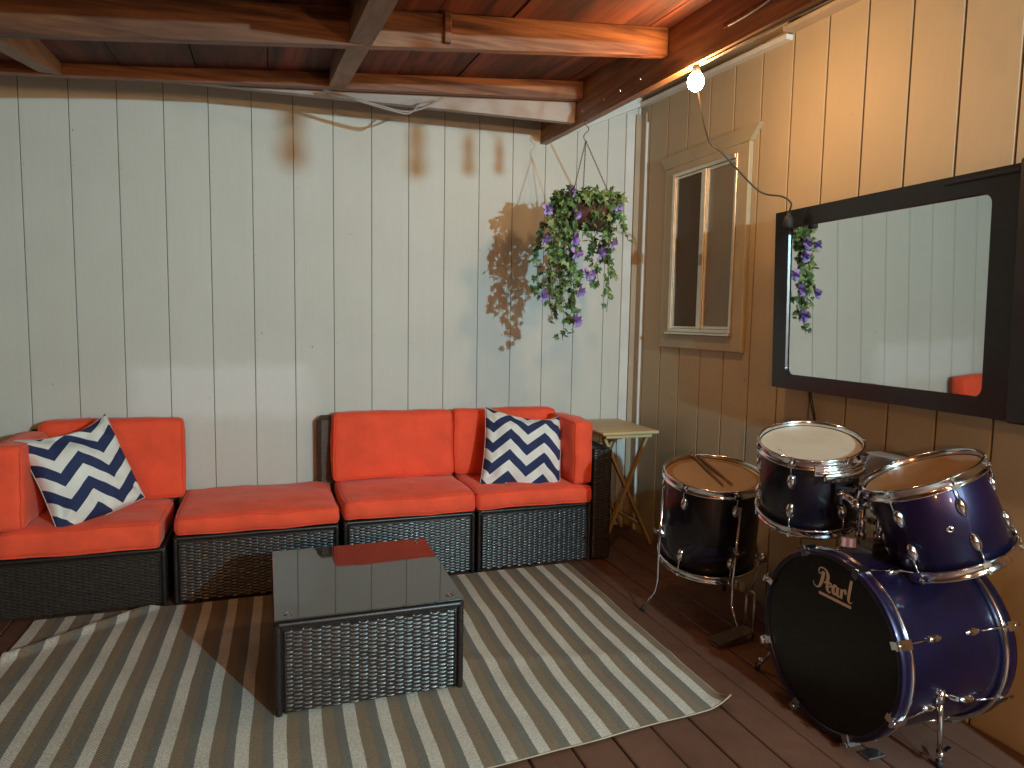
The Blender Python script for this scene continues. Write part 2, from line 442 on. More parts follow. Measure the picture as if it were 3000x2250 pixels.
wall = thing('white_wall', (-3, 0, 0), 'long off-white wall of vertical grooved siding behind the sofas', 'wall')
mb = MB(); gr = []
wx = [-3.2749+.2032*k for k in range(-16, 17)]
siding(mb, gr, 0, -6.4, -.006, -.15, 3.1, wx, .0042, .004, 'x', 1)
backed(mb, gr, -6.4, .012, -.15, .0, .08, 3.12)
mb.build('siding', 'white_wall', wall, recalc=False, groove=gr)
nl = MB(); rn = random.Random(4)
for k_ in range(-2, 17):
    gx = -3.2749+.2032*k_
    for z_ in [.35+.41*q for q in range(6)]:
        if rn.random() < .55: nl.ball((gx+.012+rn.uniform(-.002, .002), -.0005, z_+rn.uniform(-.03, .03)), .0022, 6, 4, (1, .4, 1))
nl.build('nail_heads', 'nail', wall)
# white vertical trim next to the corner and its rusty-brown edge board
MB().box(-.110, -.016, -.1, -.052, -.001, 2.56, .002).build('corner_trim', 'white_trim', wall)
# raked boards where the wall meets the house eave
b = MB(); b.bar((-.66, -.012, 2.335), (-.008, -.012, 2.625), .022, .05, (0, -1, 0)); b.build('rake_board', 'white_trim', wall)
b = MB()
b.add([(-.64,-.004,2.36), (-.008,-.004,2.63), (-.008,-.004,3.1), (-.64,-.004,3.1)], [(0,1,2,3)]); b.build('gable_panel', 'white_trim', wall)

house = thing('house_wall', (0, -2, 0), 'tan house wall of vertical grooved siding on the right, with a window and trim', 'house')
mb = MB(); gr = []
wy = [-.104-.2032*k for k in range(0, 32)]
WY0, WY1, WZ0, WZ1 = -.43, -1.005, 1.245, 2.125      # window opening
siding(mb, gr, 0, -6.6, WY1, -.15, 2.60, wy, .0095, .007, 'y', 1)
siding(mb, gr, 0, WY1, WY0, -.15, WZ0, [y for y in wy], .0095, .007, 'y', 1)
siding(mb, gr, 0, WY1, WY0, WZ1, 2.60, [y for y in wy], .0095, .007, 'y', 1)
siding(mb, gr, 0, WY0, .0, -.15, 2.60, wy, .0095, .007, 'y', 1)
backed(mb, gr, .07, -6.6, -.15, .15, .08, 3.1)
mb.build('siding', 'tan_wall', house, recalc=False, groove=gr)
MB().box(-.048, -.020, -.1, -.002, -.002, 2.56, .002).box(-.014, -.074, -.1, -.001, -.021, 2.56, .002).build('corner_board', 'tan_board', house)
MB().box(-.0165, -.088, -.1, -.001, -.076, 2.5, .001).build('corner_strip', 'white_trim', house)
# frieze boards and eave
b = MB(); b.bar((-.010, -1.315, 2.580), (-.010, -6.6, 2.40), .018, .10, (1, 0, 0)); b.build('frieze_board', 'tan_board', house)
b = MB(); b.bar((-.012, -.0, 2.615), (-.012, -1.31, 2.556), .022, .045, (1, 0, 0)); b.build('ledge_trim', 'white_trim', house)
b = MB(); b.bar((-.006, -.0, 2.668), (-.006, -1.31, 2.610), .010, .058, (1, 0, 0)); b.build('upper_board', 'tan_board', house)
MB().box(-.20, -6.6, 2.665, .15, -.001, 2.69).box(-.22, -6.6, 2.650, -.202, -.001, 2.76).build('eave_soffit', 'white_trim', house)

pc = MB(); pc.box(-.205, -3.34, .0, -.004, -3.24, 1.74, .004)  # unseen post added to block the porch lamp from the lower wall
tag(pc.build('shade_post', 'tan_board'), 'added square post out of view, keeping lamp light off the lower house wall', 'post')
# window: aluminium slider with insect screens inside a wide tan casing
win = MB(); M_ = 'alu'
fz0, fz1, fy0, fy1 = WZ0, WZ1, WY0, WY1
def frame_rect(mb, x0, x1, ya, yb, za, zb, w):
    mb.box(x0, ya, za, x1, ya-w, zb, .002); mb.box(x0, yb+w, za, x1, yb, zb, .002)
    mb.box(x0, ya-w-.0005, zb-w, x1, yb+w+.0005, zb, .002); mb.box(x0, ya-w-.0005, za, x1, yb+w+.0005, za+w, .002)
frame_rect(win, -.034, .045, fy0-.001, fy1+.001, fz0+.001, fz1-.001, .018)
win.box(-.026, fy0-.275, fz0+.02, .03, fy0-.305, fz1-.02, .002)
wino = win.build('window', 'alu', house); wino['label'] = 'narrow aluminium sliding window with dark insect screens'
b = MB(); frame_rect(b, -.022, -.006, fy0-.021, fy0-.273, fz0+.020, fz1-.020, .012); frame_rect(b, -.018, -.002, fy0-.307, fy1+.021, fz0+.020, fz1-.020, .016); b.build('sash', 'alu', wino)
b = MB(); b.box(-.012, fy0-.034, fz0+.033, -.009, fy0-.260, fz1-.033); b.build('screen', 'screen', wino)
b = MB(); b.box(-.010, fy0-.324, fz0+.037, -.006, fy1+.038, fz1-.037); b.build('screen', 'screen_pale', wino)
b = MB(); b.box(-.034, fy0-.280, 1.60, -.0265, fy0-.300, 1.66, .002); b.build('latch', 'steel', wino)
b = MB(); b.box(-.05, fy0+.01, fz0-.012, .0, fy1-.01, fz0-.0005, .002); b.build('sill', 'alu', wino)
b = MB()
t = -.026
b.box(t, -.338, 1.156, -.001, fy0-.0005, 2.165, .003); b.box(t, fy1+.0005, 1.156, -.001, -1.083, 2.165, .003)
b.box(t, fy0+.0005-.001, 1.156, -.001, fy1-.0005, fz0-.013, .003)
# flared head piece
P = [(-.338, 2.166), (-1.083, 2.166), (-1.150, 2.235), (-.270, 2.235)]
vs = [(t, y, z) for y, z in P]+[(-.001, y, z) for y, z in P]
b.add(vs, [(0,1,2,3), (7,6,5,4), (0,4,5,1), (1,5,6,2), (2,6,7,3), (3,7,4,0)])
b.box(t-.0, fy0-.0005, fz1+.0005, -.001, fy1+.0005, 2.1655, .001)
b.build('casing', 'tan_trim', wino)

# ------------------------------------------------------------------ patio roof
roof = thing('patio_roof', (-2, -1.5, 2.4), 'low patio roof of stained wooden joists and boards above the sofas', 'roof')
def ceil(x, y): return 2.487+.094*(x+.67)+.045*(y+.98)
# roof boards run front to back
mb = MB(); x = -5.6; i = 0
while x < -.60:
    w = .285; x1 = min(x+w, -.60); j = random.uniform(-.004, .004)
    P = []
    for (a, c) in ((x, -7), (x1-.004, -7), (x1-.004, -.455), (x, -.455)): P.append((a, c, ceil(a, c)+j))
    P += [(p[0], p[1], p[2]+.02) for p in P]
    mb.add(P, [(3,2,1,0), (4,5,6,7), (0,1,5,4), (1,2,6,5), (2,3,7,6), (3,0,4,7)])
    x += w
mb.add([(-5.6,-7,ceil(-5.6,-7)+.03), (-.60,-7,ceil(-.6,-7)+.03), (-.60,-.455,ceil(-.6,-.455)+.03), (-5.6,-.455,ceil(-5.6,-.455)+.03)], [(0,1,2,3)])
mb.build('roof_boards', 'roof', roof)
def joist(y, zr, sl, th=.038, h=None, mat='joist', x0=-5.5, x1=-.672, name='joist', lab=None):
    mb = MB(); n = 10
    vs = []; 
    for i in range(n+1):
        xx = x0+(x1-x0)*i/n; zb = zr+sl*(xx-x1); zt = ceil(xx, y)-.0005 if h is None else zb+h
        for yy in (y, y+th): vs += [(xx, yy, zb), (xx, yy, zt)]
    fs = []
    for i in range(n):
        a = i*4; b = a+4
        fs += [(a, b, b+1, a+1), (a+2, a+3, b+3, b+2), (a, a+2, b+2, b), (a+1, b+1, b+3, a+3)]
    fs += [(0, 1, 3, 2), (n*4, n*4+2, n*4+3, n*4+1)]
    mb.add(vs, fs); o = mb.build(name, mat, roof, recalc=True)
    if lab: o['label'] = lab
    return o
joist(-.588, 2.415, .075)
joist(-.498, 2.322, .012, h=.12, mat='bare', lab='whitewashed joist close to the white wall')
joist(-1.385, 2.362, .108)
joist(-2.16, 2.285, .10); joist(-2.95, 2.25, .10); joist(-3.75, 2.24, .10)
def blocking(x, ya, yb, dz=0):
    mb = MB(); za = 2.415+.075*(x+.672)+dz; w = .076
    vs = []
    for y in (ya, yb):
        zb = (2.325 if y > -1 else 2.262)+dz if False else None
    zf = {ya: None}
    def zbot(y):
        t = (y+.588)/(-1.385+.588); return (2.415+.075*(x+.672))*(1-t)+(2.362+.108*(x+.672))*t+.002
    for y in (ya, yb):
        for xx in (x-w/2, x+w/2): vs += [(xx, y, zbot(y)), (xx, y, ceil(xx, y)-.0005)]
    mb.add(vs, [(0,1,3,2), (4,6,7,5), (0,4,5,1), (2,3,7,6), (0,2,6,4)])
    return mb.build('blocking', 'block', roof, recalc=True)
blocking(-1.885, -.552+.002-.04, -1.345)
blocking(-1.885, -1.388, -2.12)
blocking(-3.4, -1.388, -2.12); blocking(-3.0, -.592, -1.345)
# short stub nailed to the face of the front joist
mb = MB(); xx = -1.58; zb = 2.362+.108*(xx+.672); mb.box(xx-.012, -1.388, zb+.012, xx+.012, -1.412, ceil(xx, -1.4)-.002, .002); mb.build('cleat', 'joist', roof)
# edge beam
bm_ = MB()
def bz(y): return 2.325+.034*y
n = 12; vs = []
for i in range(n+1):
    y = -.002-6.9*i/n
    for xx in (-.668, -.628): vs += [(xx, y, bz(y)), (xx, y, bz(y)+.235)]
fs = []
for i in range(n):
    a = i*4; c = a+4; fs += [(a, c, c+1, a+1), (a+2, a+3, c+3, c+2), (a, a+2, c+2, c), (a+1, c+1, c+3, a+3)]
fs += [(0,1,3,2), (n*4, n*4+2, n*4+3, n*4+1)]
bm_.add(vs, fs); bm_.build('edge_beam', 'beam', roof, recalc=True)
# inner doubler on the beam, nearer the viewer
mb = MB(); mb.bar((-.618, -1.75, bz(-1.75)+.075), (-.618, -6.9, bz(-6.9)+.075), .018, .11, (1, 0, 0)); mb.build('beam_doubler', 'joist', roof)
# nails / cup hooks along the beam
for y in (-.86, -1.02, -1.2, -.62):
    mb = MB(); z = bz(y); pts = [(-.672, y, z+.06), (-.684, y, z+.06), (-.690, y, z+.054), (-.690, y, z+.044), (-.684, y, z+.038)]
    mb.tube(spline(pts, 4), .0013, 6); mb.build('cup_hook', 'chrome', roof)

# loose cables
cb = MB(); cb.tube(spline([(-1.95,-.60,2.30), (-1.83,-.60,2.285), (-1.70,-.61,2.262), (-1.60,-.61,2.248), (-1.53,-.60,2.262), (-1.45,-.60,2.30), (-1.40,-.60,2.335)], 6), .005, 6)
cb.tube(spline([(-1.95,-.605,2.305), (-1.75,-.615,2.262), (-1.62,-.617,2.240), (-1.56,-.61,2.244), (-1.50,-.60,2.30), (-1.42,-.60,2.33)], 6), .0045, 6)
tag(cb.build('loose_cable', 'gray_plastic'), 'thin dark cable sagging in a loop below the rear ceiling joist', 'cable')
cb = MB(); cb.tube(spline([(-.672,-1.78,2.33), (-.676,-1.95,2.325), (-.68,-2.2,2.345), (-.676,-2.5,2.36)], 6), .0035, 6)
tag(cb.build('beam_wire', 'pale_plastic'), 'thin white wire stapled along the side of the edge beam near the bulb', 'wire')

# ------------------------------------------------------------------ wicker
def weave(mb, o, u, v, w, h, bw=.030, rh=.0142, amp=.0042, flat=False):
    o, u, v = Vector(o), Vector(u), Vector(v); n = u.cross(v)
    rows = max(2, round(h/rh)); rh = h/rows; cols = max(1, round(w/bw)); bw = w/cols
    su = 5; sv = 6; nu = cols*su; nv = rows*sv
    rr = random.Random(int(w*1000)+int(o.x*77))
    jit = {}
    vs = []
    for j in range(nv+1):
        for i in range(nu+1):
            cc = min(i//su, cols-1); fa = i/su-cc; ph = j/sv+(.5 if cc % 2 else 0); q = ph % 1.0
            kk = (cc, int(ph)); 
            if kk not in jit: jit[kk] = (rr.uniform(.62, 1.15), rr.uniform(-.0009, .0009))
            hv = abs(sin(pi*q))**.8*abs(sin(pi*(.14+.72*fa)))**.20*jit[kk][0]
            if i % su == 0: hv *= .45
            vs.append(o+u*(i*w/nu)+v*(j*h/nv+jit[kk][1]*(1 if 0 < j < nv else 0))+n*(amp*hv))
    mb.add(vs, [(j*(nu+1)+i, j*(nu+1)+i+1, (j+1)*(nu+1)+i+1, (j+1)*(nu+1)+i) for j in range(nv) for i in range(nu)], True)
def wrap_post(mb, x, y, z0, z1, r=.011, vert=True, pts=None):
    a = Vector((x, y, z0)); b = Vector((x, y, z1))
    if pts: a, b = map(Vector, pts)
    L = (b-a).length; n = int(L/.008); P = [a+(b-a)*i/n for i in range(n+1)]
    mb.tube(P, [r*(1 if i % 2 else .86) for i in range(n+1)], 8)
def wicker_base(root, x0, x1, y0, y1, z1, front=True, left=True, right=True, dull=False, name='base', ri=.012, bw=.030):
    """y0 front (more negative), y1 back"""
    mat = 'wicker_dull' if dull else 'wicker'
    core = MB(); core.box(x0+.012, y0+.012, .012, x1-.012, y1-.004, z1-.004); core.build('inner_frame', 'wicker_frame', root)
    if front:
        mb = MB(); weave(mb, (x0+.024, y0+.006, .014), (1,0,0), (0,0,1), x1-x0-.048, z1-.040, amp=.0022 if dull else .0045, bw=.022 if dull else bw); mb.build('front_panel', mat, root)
    if left:
        mb = MB(); weave(mb, (x0+.006, y1-.02, .014), (0,-1,0), (0,0,1), (y1-y0)-.044, z1-.040, amp=.004); mb.build('side_panel', mat, root)
    if right:
        mb = MB(); weave(mb, (x1-.006, y0+.024, .014), (0,1,0), (0,0,1), (y1-y0)-.044, z1-.040, amp=.004); mb.build('side_panel', mat, root)
    mb = MB()
    for xx, yy in ((x0+.011, y0+.011), (x1-.011, y0+.011), (x0+.011, y1-.012), (x1-.011, y1-.012)): wrap_post(mb, xx, yy, .0, z1-.012)
    for a, b in (((x0+.011, y0+.011, z1-.012), (x1-.011, y0+.011, z1-.012)), ((x0+.011, y0+.011, z1-.012), (x0+.011, y1-.012, z1-.012)), ((x1-.011, y0+.011, z1-.012), (x1-.011, y1-.012, z1-.012))):
        wrap_post(mb, 0, 0, 0, 0, pts=(a, b))
    # inner bead on the front panel
    for xx in (x0+.027, x1-.027): wrap_post(mb, 0, 0, 0, 0, r=.004, pts=((xx, y0+.004, .014), (xx, y0+.004, z1-.028)))
    wrap_post(mb, 0, 0, 0, 0, r=.004, pts=((x0+.027, y0+.004, z1-.028), (x1-.027, y0+.004, z1-.028)))
    mb.build('edge_binding', 'wicker_frame', root)

def cushion(name, root, x0, x1, y0, y1, z0, z1, puff=(0,0,0), seed=0, lean=0, rad=.022, pipes='z', shear=0):
    """rounded, slightly wrinkled box cushion with piping; lean shifts the top back (+y)"""
    c = Vector(((x0+x1)/2, (y0+y1)/2, (z0+z1)/2)); hx, hy, hz = (x1-x0)/2, (y1-y0)/2, (z1-z0)/2
    def warp(p):
        q = Vector(((p.x-c.x)/hx, (p.y-c.y)/hy, (p.z-c.z)/hz))
        m = lambda a: max(0, 1-a*a)
        p = p.copy()
        p.x += puff[0]*q.x*m(q.y)*m(q.z); p.y += puff[1]*q.y*m(q.x)*m(q.z); p.z += puff[2]*q.z*m(q.x)*m(q.y)
        nv = noise.noise_vector(Vector((p.x*5+seed*3.1, p.y*5, p.z*5)))*.0085+noise.noise_vector(Vector((p.x*15+seed, p.y*15, p.z*15+seed)))*.0034
        p += nv
        p.y += lean*(q.z+1)*.5
        return p
    import bmesh
    mb = MB(); N = 22
    def face(ax, sgn):
        o = [a for a in range(3) if a != ax]; H = (hx, hy, hz)
        na = max(4, min(26, int(H[o[0]]*2/.025))); nb = max(4, min(26, int(H[o[1]]*2/.025)))
        vs = []
        for j in range(nb+1):
            for i in range(na+1):
                p = [0,0,0]; p[ax] = sgn*H[ax]
                p[o[0]] = H[o[0]]*(2*i/na-1); p[o[1]] = H[o[1]]*(2*j/nb-1)
                r = rad; inner = Vector([max(-H[a]+r, min(H[a]-r, p[a])) for a in range(3)])
                dlt = Vector(p)-inner
                if dlt.length > 1e-9: P = inner+dlt.normalized()*r
                else: P = inner
                vs.append(warp(c+P))
        fs = [(j*(na+1)+i, j*(na+1)+i+1, (j+1)*(na+1)+i+1, (j+1)*(na+1)+i) for j in range(nb) for i in range(na)]
        mb.add(vs, fs, True)
    for ax in range(3):
        for s_ in (-1, 1): face(ax, s_)
    off = ROOT[root]
    me = bpy.data.meshes.new(name); me.from_pydata([v-off for v in mb.v], [], mb.f)
    bm = bmesh.new(); bm.from_mesh(me); bmesh.ops.remove_doubles(bm, verts=bm.verts, dist=.0012); bmesh.ops.recalc_face_normals(bm, faces=bm.faces)
    for f in bm.faces: f.smooth = True
    bm.to_mesh(me); bm.free(); me.materials.append(M['red'])
    o = bpy.data.objects.new(name, me); col.objects.link(o); o.parent = root; ROOT[o] = off
    # piping loops
    pm = MB(); r = rad; k7 = rad*.30
    ax = {'x': 0, 'y': 1, 'z': 2}[pipes]; oo = [a for a in range(3) if a != ax]; H = (hx, hy, hz)
    for s_ in (-1, 1):
        P = []
        A, B = H[oo[0]]-k7, H[oo[1]]-k7; rc = rad
        corners = [(A-rc, B-rc, 0), (-(A-rc), B-rc, 90), (-(A-rc), -(B-rc), 180), (A-rc, -(B-rc), 270)]
        for i, (ca, cb_, a0) in enumerate(corners):
            for t in range(5):
                an = R(a0+t*22.5); q = [0,0,0]; q[oo[0]] = ca+rc*cos(an); q[oo[1]] = cb_+rc*sin(an); q[ax] = s_*(H[ax]-k7); P.append(Vector(q))
            na, nb_, _ = corners[(i+1) % 4]; an = R(a0+90)
            q2 = [0,0,0]; q2[oo[0]] = na+rc*cos(an); q2[oo[1]] = nb_+rc*sin(an); q2[ax] = s_*(H[ax]-k7)
            a_ = P[-1]; b_ = Vector(q2)
            for t in range(1, 12): P.append(a_.lerp(b_, t/12))
        pm.tube([warp(c+p) for p in P], .0034, 6, closed=True)
    pm.build('piping', 'red_pipe', o)
    return o

YF = -.585
# left corner section
s1 = thing('sofa_section', (-3.0, -.3, 0), 'leftmost wicker sofa section with red seat, back and left side cushions and a chevron pillow', 'sofa section', 'wicker sofa sections along the white wall')
wicker_base(s1, -3.36, -2.636, YF, -.03, .268, left=False, dull=True)
cushion('seat_cushion', s1, -3.27, -2.652, YF-.006, -.12, .268, .385, (0, .004, .012), 1)
cushion('back_cushion', s1, -3.22, -2.600, -.185, -.085, .392, .782, (.004, .012, .004), 2, lean=.03, pipes='y')
cushion('side_cushion', s1, -3.285, -3.165, -.60, -.19, .392, .745, (.012, .0, .004), 3, pipes='x')
mb = MB(); mb.box(-3.37, YF+.0, .0, -3.287, -.03, .70, .02); mb.build('armrest', 'wicker_back', s1)
mb = MB(); mb.box(-3.285, -.055, .27, -2.64, -.012, .735, .018); mb.build('back_frame', 'wicker_back', s1)
# backless section (ottoman)
s2 = thing('sofa_section', (-2.25, -.3, 0), 'backless wicker sofa section with one wide flat red cushion, second from the left', 'sofa section', 'wicker sofa sections along the white wall')
wicker_base(s2, -2.609, -1.887, YF, -.03, .312)
cushion('seat_cushion', s2, -2.603, -1.885, YF-.012, -.035, .313, .398, (.0, .006, .022), 4, rad=.026)
# armless middle section
s3 = thing('sofa_section', (-1.54, -.3, 0), 'armless wicker sofa section with a broad red back cushion, between backless one and right corner', 'sofa section', 'wicker sofa sections along the white wall')
wicker_base(s3, -1.868, -1.209, YF, -.03, .322, bw=.027)
cushion('seat_cushion', s3, -1.866, -1.212, YF-.012, -.115, .323, .420, (0, .006, .016), 5)
cushion('back_cushion', s3, -1.878, -1.222, -.20, -.085, .428, .785, (.004, .014, .004), 6, lean=.035, pipes='y')
mb = MB(); mb.box(-1.955, -.085, .0, -1.24, -.02, .765, .024); mb.build('back_frame', 'wicker_back', s3)
# right corner section
s4 = thing('sofa_section', (-.85, -.3, 0), 'rightmost wicker sofa section with a right arm and a chevron pillow on its red cushions', 'sofa section', 'wicker sofa sections along the white wall')
wicker_base(s4, -1.197, -.555, YF, -.03, .326, right=False, bw=.028)
cushion('seat_cushion', s4, -1.206, -.556, YF-.012, -.115, .327, .418, (0, .006, .014), 8)
cushion('back_cushion', s4, -1.216, -.60, -.19, -.085, .425, .785, (.004, .012, .004), 9, lean=.03, pipes='y')
cushion('side_cushion', s4, -.66, -.553, -.575, -.195, .425, .762, (.010, .0, .004), 10, pipes='x')
mb = MB(); mb.box(-1.22, -.075, .33, -.56, -.02, .745, .02); mb.build('back_frame', 'wicker_back', s4)
# woven arm
arm = MB(); arm.box(-.546, YF+.010, .004, -.446, -.03, .612, .008); arm.build('armrest', 'wicker_frame', s4)
mb = MB(); weave(mb, (-.545, YF+.004, .01), (1,0,0), (0,0,1), .098, .60, bw=.033, amp=.0045)
weave(mb, (-.443, YF+.006, .01), (0,1,0), (0,0,1), .54, .595, amp=.0045)
weave(mb, (-.547, YF+.006, .613), (1,0,0), (0,1,0), .10, .54, bw=.033, amp=.004); mb.build('armrest_weave', 'wicker', s4)

# ------------------------------------------------------------------ pillows
def pillow(name, cen, nrm, roll, size, T, mat, label, seed, peak=1.0, sy=1.0):
    cen = Vector(cen); n = Vector(nrm).normalized(); up = Vector((0,0,1)); r = up.cross(n).normalized(); up = n.cross(r)
    r, up = r*cos(roll)+up*sin(roll), -r*sin(roll)+up*cos(roll)
    rt = thing(name, cen, label, 'throw pillow', 'chevron pillows on the sofas')
    mb = MB(); N = 40; S = size/2
    def pt(a, b, sd):
        x, y = 2*a-1, 2*b-1
        edge = (1-x*x)*(1-y*y)
        inx = .035*(1-y*y)**1.0*abs(x)**3+(.03 if x < 0 else 0)*(1-y*y); iny = (.21*(1-x*x)*(1+.35*x) if y > 0 else -.02*(1-x*x))*abs(y)**3
        X = x*(1-inx)*S; Y = y*(1-iny)*S*sy
        th = T*(max(0, 1-abs(x)**2.6)*max(0, 1-abs(y)**2.6))**.52
        # creases fan from the corners
        w = 0
        for cx, cy in ((1,1), (-1,1), (1,-1), (-1,-1)):
            dx, dy = x-cx, y-cy; dd = math.hypot(dx, dy); an = math.atan2(dy, dx)
            w += .014*math.exp(-dd*1.5)*sin(an*9+seed+cx*2)*min(1, dd*3)
        w += .018*noise.noise(Vector((x*2.2+seed, y*2.2, sd*2)))+.010*noise.noise(Vector((x*5+seed, y*4, sd)))+.007*sin(6*(x*.8+y*1.3)+3*noise.noise(Vector((x*2, y*2, seed))))*max(0, y)
        w *= min(1, edge*6)
        f = noise.noise(Vector((x*1.5, y*1.5, seed)))*.008
        return cen+r*X+up*(Y)+n*(sd*(th+w)+f)
    for sd in (1, -1):
        mb.grid(lambda a, b: pt(a, b, sd), N, N, True, lambda a, b: (a, b))
    o = mb.build('cover', mat, rt, recalc=False)
    import bmesh
    bm = bmesh.new(); bm.from_mesh(o.data); bmesh.ops.remove_doubles(bm, verts=bm.verts, dist=.0004); bmesh.ops.recalc_face_normals(bm, faces=bm.faces); bm.to_mesh(o.data); bm.free()
    e = MB(); P = []
    for i in range(N): P.append(pt(i/N, 0, 1))
    for i in range(N): P.append(pt(1, i/N, 1))
    for i in range(N): P.append(pt(1-i/N, 1, 1))
    for i in range(N): P.append(pt(0, 1-i/N, 1))
    e.tube(P, .0022, 5, closed=True); e.build('seam', mat if False else M['white_seam'], o)
    return rt
M['white_seam'] = fabric('pillow_seam', (.55, .53, .50), sheen=0)
pillow('throw_pillow', (-2.985, -.40, .595), (.50, -.80, .38), R(13), .385, .085, chevron('chevron_left', 2.0, .20, 3.7, .10, .18, .17), 'navy and white chevron pillow slumped on the leftmost sofa section', 3, 1.0, 1.13)
pillow('throw_pillow', (-.885, -.375, .588), (-.12, -.90, .40), R(-7), .445, .07, chevron('chevron_right', 2.3, .19, 3.9, .28, .22), 'navy and white chevron pillow standing against the right corner of the sofa', 11)

# ------------------------------------------------------------------ coffee table
ct = thing('coffee_table', (-1.88, -1.32, 0), 'low square wicker coffee table with dark glass top standing on the striped rug', 'coffee table')
cx0, cx1, cy0, cy1, cz = -2.196, -1.566, -1.665, -1.005, .322
core = MB(); core.box(cx0+.014, cy0+.014, .02, cx1-.014, cy1-.014, cz-.004); core.build('inner_frame', 'wicker_frame', ct)
for nm, o, u, w in (('front', (cx0+.03, cy0+.008, .016), (1,0,0), cx1-cx0-.06), ('right', (cx1-.008, cy0+.03, .016), (0,1,0), cy1-cy0-.06),
                    ('back', (cx1-.03, cy1-.008, .016), (-1,0,0), cx1-cx0-.06), ('left', (cx0+.008, cy1-.03, .016), (0,-1,0), cy1-cy0-.06)):
    mb = MB(); weave(mb, o, u, (0,0,1), w, cz-.045, bw=.030, rh=.0142, amp=.0046); mb.build('woven_panel', 'wicker', ct)
for xx, yy in ((cx0+.013, cy0+.013), (cx1-.013, cy0+.013), (cx0+.013, cy1-.013), (cx1-.013, cy1-.013)):
    mb = MB(); wrap_post(mb, xx, yy, 0.008, cz-.006, .0125); mb.build('corner_post', 'wicker_frame', ct)
for xx, yy in ((cx0+.034, cy0+.006), (cx1-.034, cy0+.006), (cx1-.006, cy0+.034)):
    mb = MB(); wrap_post(mb, xx, yy, .016, cz-.03, .005); mb.build('corner_bead', 'wicker_frame', ct)
mb = MB()
q = [(cx0+.011, cy0+.011), (cx1-.011, cy0+.011), (cx1-.011, cy1-.011), (cx0+.011, cy1-.011)]
for i in range(4):
    a, b = q[i], q[(i+1) % 4]; wrap_post(mb, 0, 0, 0, 0, r=.0125, pts=((*a, cz-.010), (*b, cz-.010)))
mb.build('top_binding', 'wicker_frame', ct)
mb = MB(); mb.box(cx0+.002, cy0+.004, cz+.0045, cx1-.002, cy1-.004, cz+.0095, .001)
mb.v = [Vector((p.x, p.y, p.z+(p.y-cy0)*.022)) for p in mb.v]; gt = mb.build('glass_top', 'glass', ct)
for xx, yy in ((cx0+.045, cy0+.045), (cx1-.045, cy0+.045), (cx1-.045, cy1-.045)):
    mb = MB(); mb.lathe((xx, yy, cz+.0101+(yy-cy0)*.022), (0,0,1), [(.010, 0), (.010, .0008), (.014, .0008), (.014, 0)], 24); mb.build('suction_pad', 'steel', gt)

# ------------------------------------------------------------------ rug
rg = MB()
NX, NY = 170, 110
def rugp(a, b):
    # a: 0 at right edge (+x) to 1 left; b: 0 back to 1 front
    xr = -.705-.030*b+.0012*sin(b*23)+.0025*sin(b*7); L = 2.43+.02*b
    x = xr-a*L
    yb = -.602; yf = -2.045-.075*(a*L)+.003*sin(a*17)+.0015*sin(a*47+1)
    y = yb+(yf-yb)*b
    z = .006+.0020*(noise.noise(Vector((x*3, y*3, 0)))+.6)+.0014*noise.noise(Vector((x*9, y*6, 4)))
    # long shallow ripples across the rug
    z += .004*math.exp(-((y+1.18+.12*sin(x*3))/.05)**2)*(.5+.5*noise.noise(Vector((x*2.5, 5, 0))))
    z += .005*math.exp(-((y+1.55+.25*(x+1.2))/.045)**2)*max(0, min(1, (x+1.75)*4))
    # folded crease at the back left corner
    dl = (y+.834)-( .206/.265)*(x+3.053)
    if x < -2.60:
        fade = max(0, min(1, (-2.62-x)*8))
        z += fade*(.020*math.exp(-((dl+.045)/.035)**2) - .004*math.exp(-((dl)/.012)**2))
    if a > .985: z += .0
    # curled front right tip
    d_ = math.hypot(a*L, (1-b)*1.45)
    if d_ < .10: z += .035*(1-d_/.10)**2
    return Vector((x, y, max(.004, z)))
rg.grid(rugp, NX, NY, True, lambda a, b: (a*2.43+.004, b*1.5))
rugroot = thing('rug', (-1.9, -1.3, 0), 'flat woven rug with cream, brown and grey stripes spread on the deck', 'rug')
rg.build('woven_field', 'rug', rugroot, recalc=False)
e = MB(); e.tube([rugp(0, i/110)+Vector((.001, 0, .0)) for i in range(111)], .0028, 6); e.tube([rugp(i/170, 1)+Vector((0, 0, .0)) for i in range(171)], .0026, 6); e.tube([rugp(1, i/110) for i in range(111)], .0042, 6)
e.build('bound_edge', 'rug_edge', rugroot)
import bmesh

# ------------------------------------------------------------------ folding tray table
tt = thing('folding_table', (-.27, -.3, 0), 'small pale pine folding tray table with crossed legs in the corner', 'folding table')
mb = MB(); mb.box(-.475, -.535, .672, -.122, -.035, .690, .005); mb.build('tabletop', 'pine', tt)
mb = MB(); mb.box(-.44, -.505, .650, -.150, -.480, .6715, .003); mb.build('crosspiece', 'pine', tt)
mb = MB(); mb.box(-.44, -.085, .650, -.150, -.060, .6715, .003); mb.build('crosspiece', 'pine', tt)
for y in (-.462, -.105):
    a = MB(); a.bar((-.165, y, .648), (-.432, y, .010), .016, .030, (0, 1, 0)); a.build('leg', 'pine_leg', tt)
    a = MB(); a.bar((-.425, y+.018, .648), (-.105, y+.018, .010), .016, .030, (0, 1, 0)); a.build('leg', 'pine_leg', tt)
a = MB(); a.bar((-.39, -.45, .115), (-.39, -.115, .115), .018, .018); a.build('stretcher', 'pine_leg', tt)
a = MB(); a.bar((-.150, -.43, .115), (-.150, -.095, .115), .018, .018); a.build('stretcher', 'pine_leg', tt)
a = MB(); a.tube([(-.292, -.474, .360), (-.292, -.435, .360)], .005, 8); a.build('pivot_bolt', 'steel', tt)

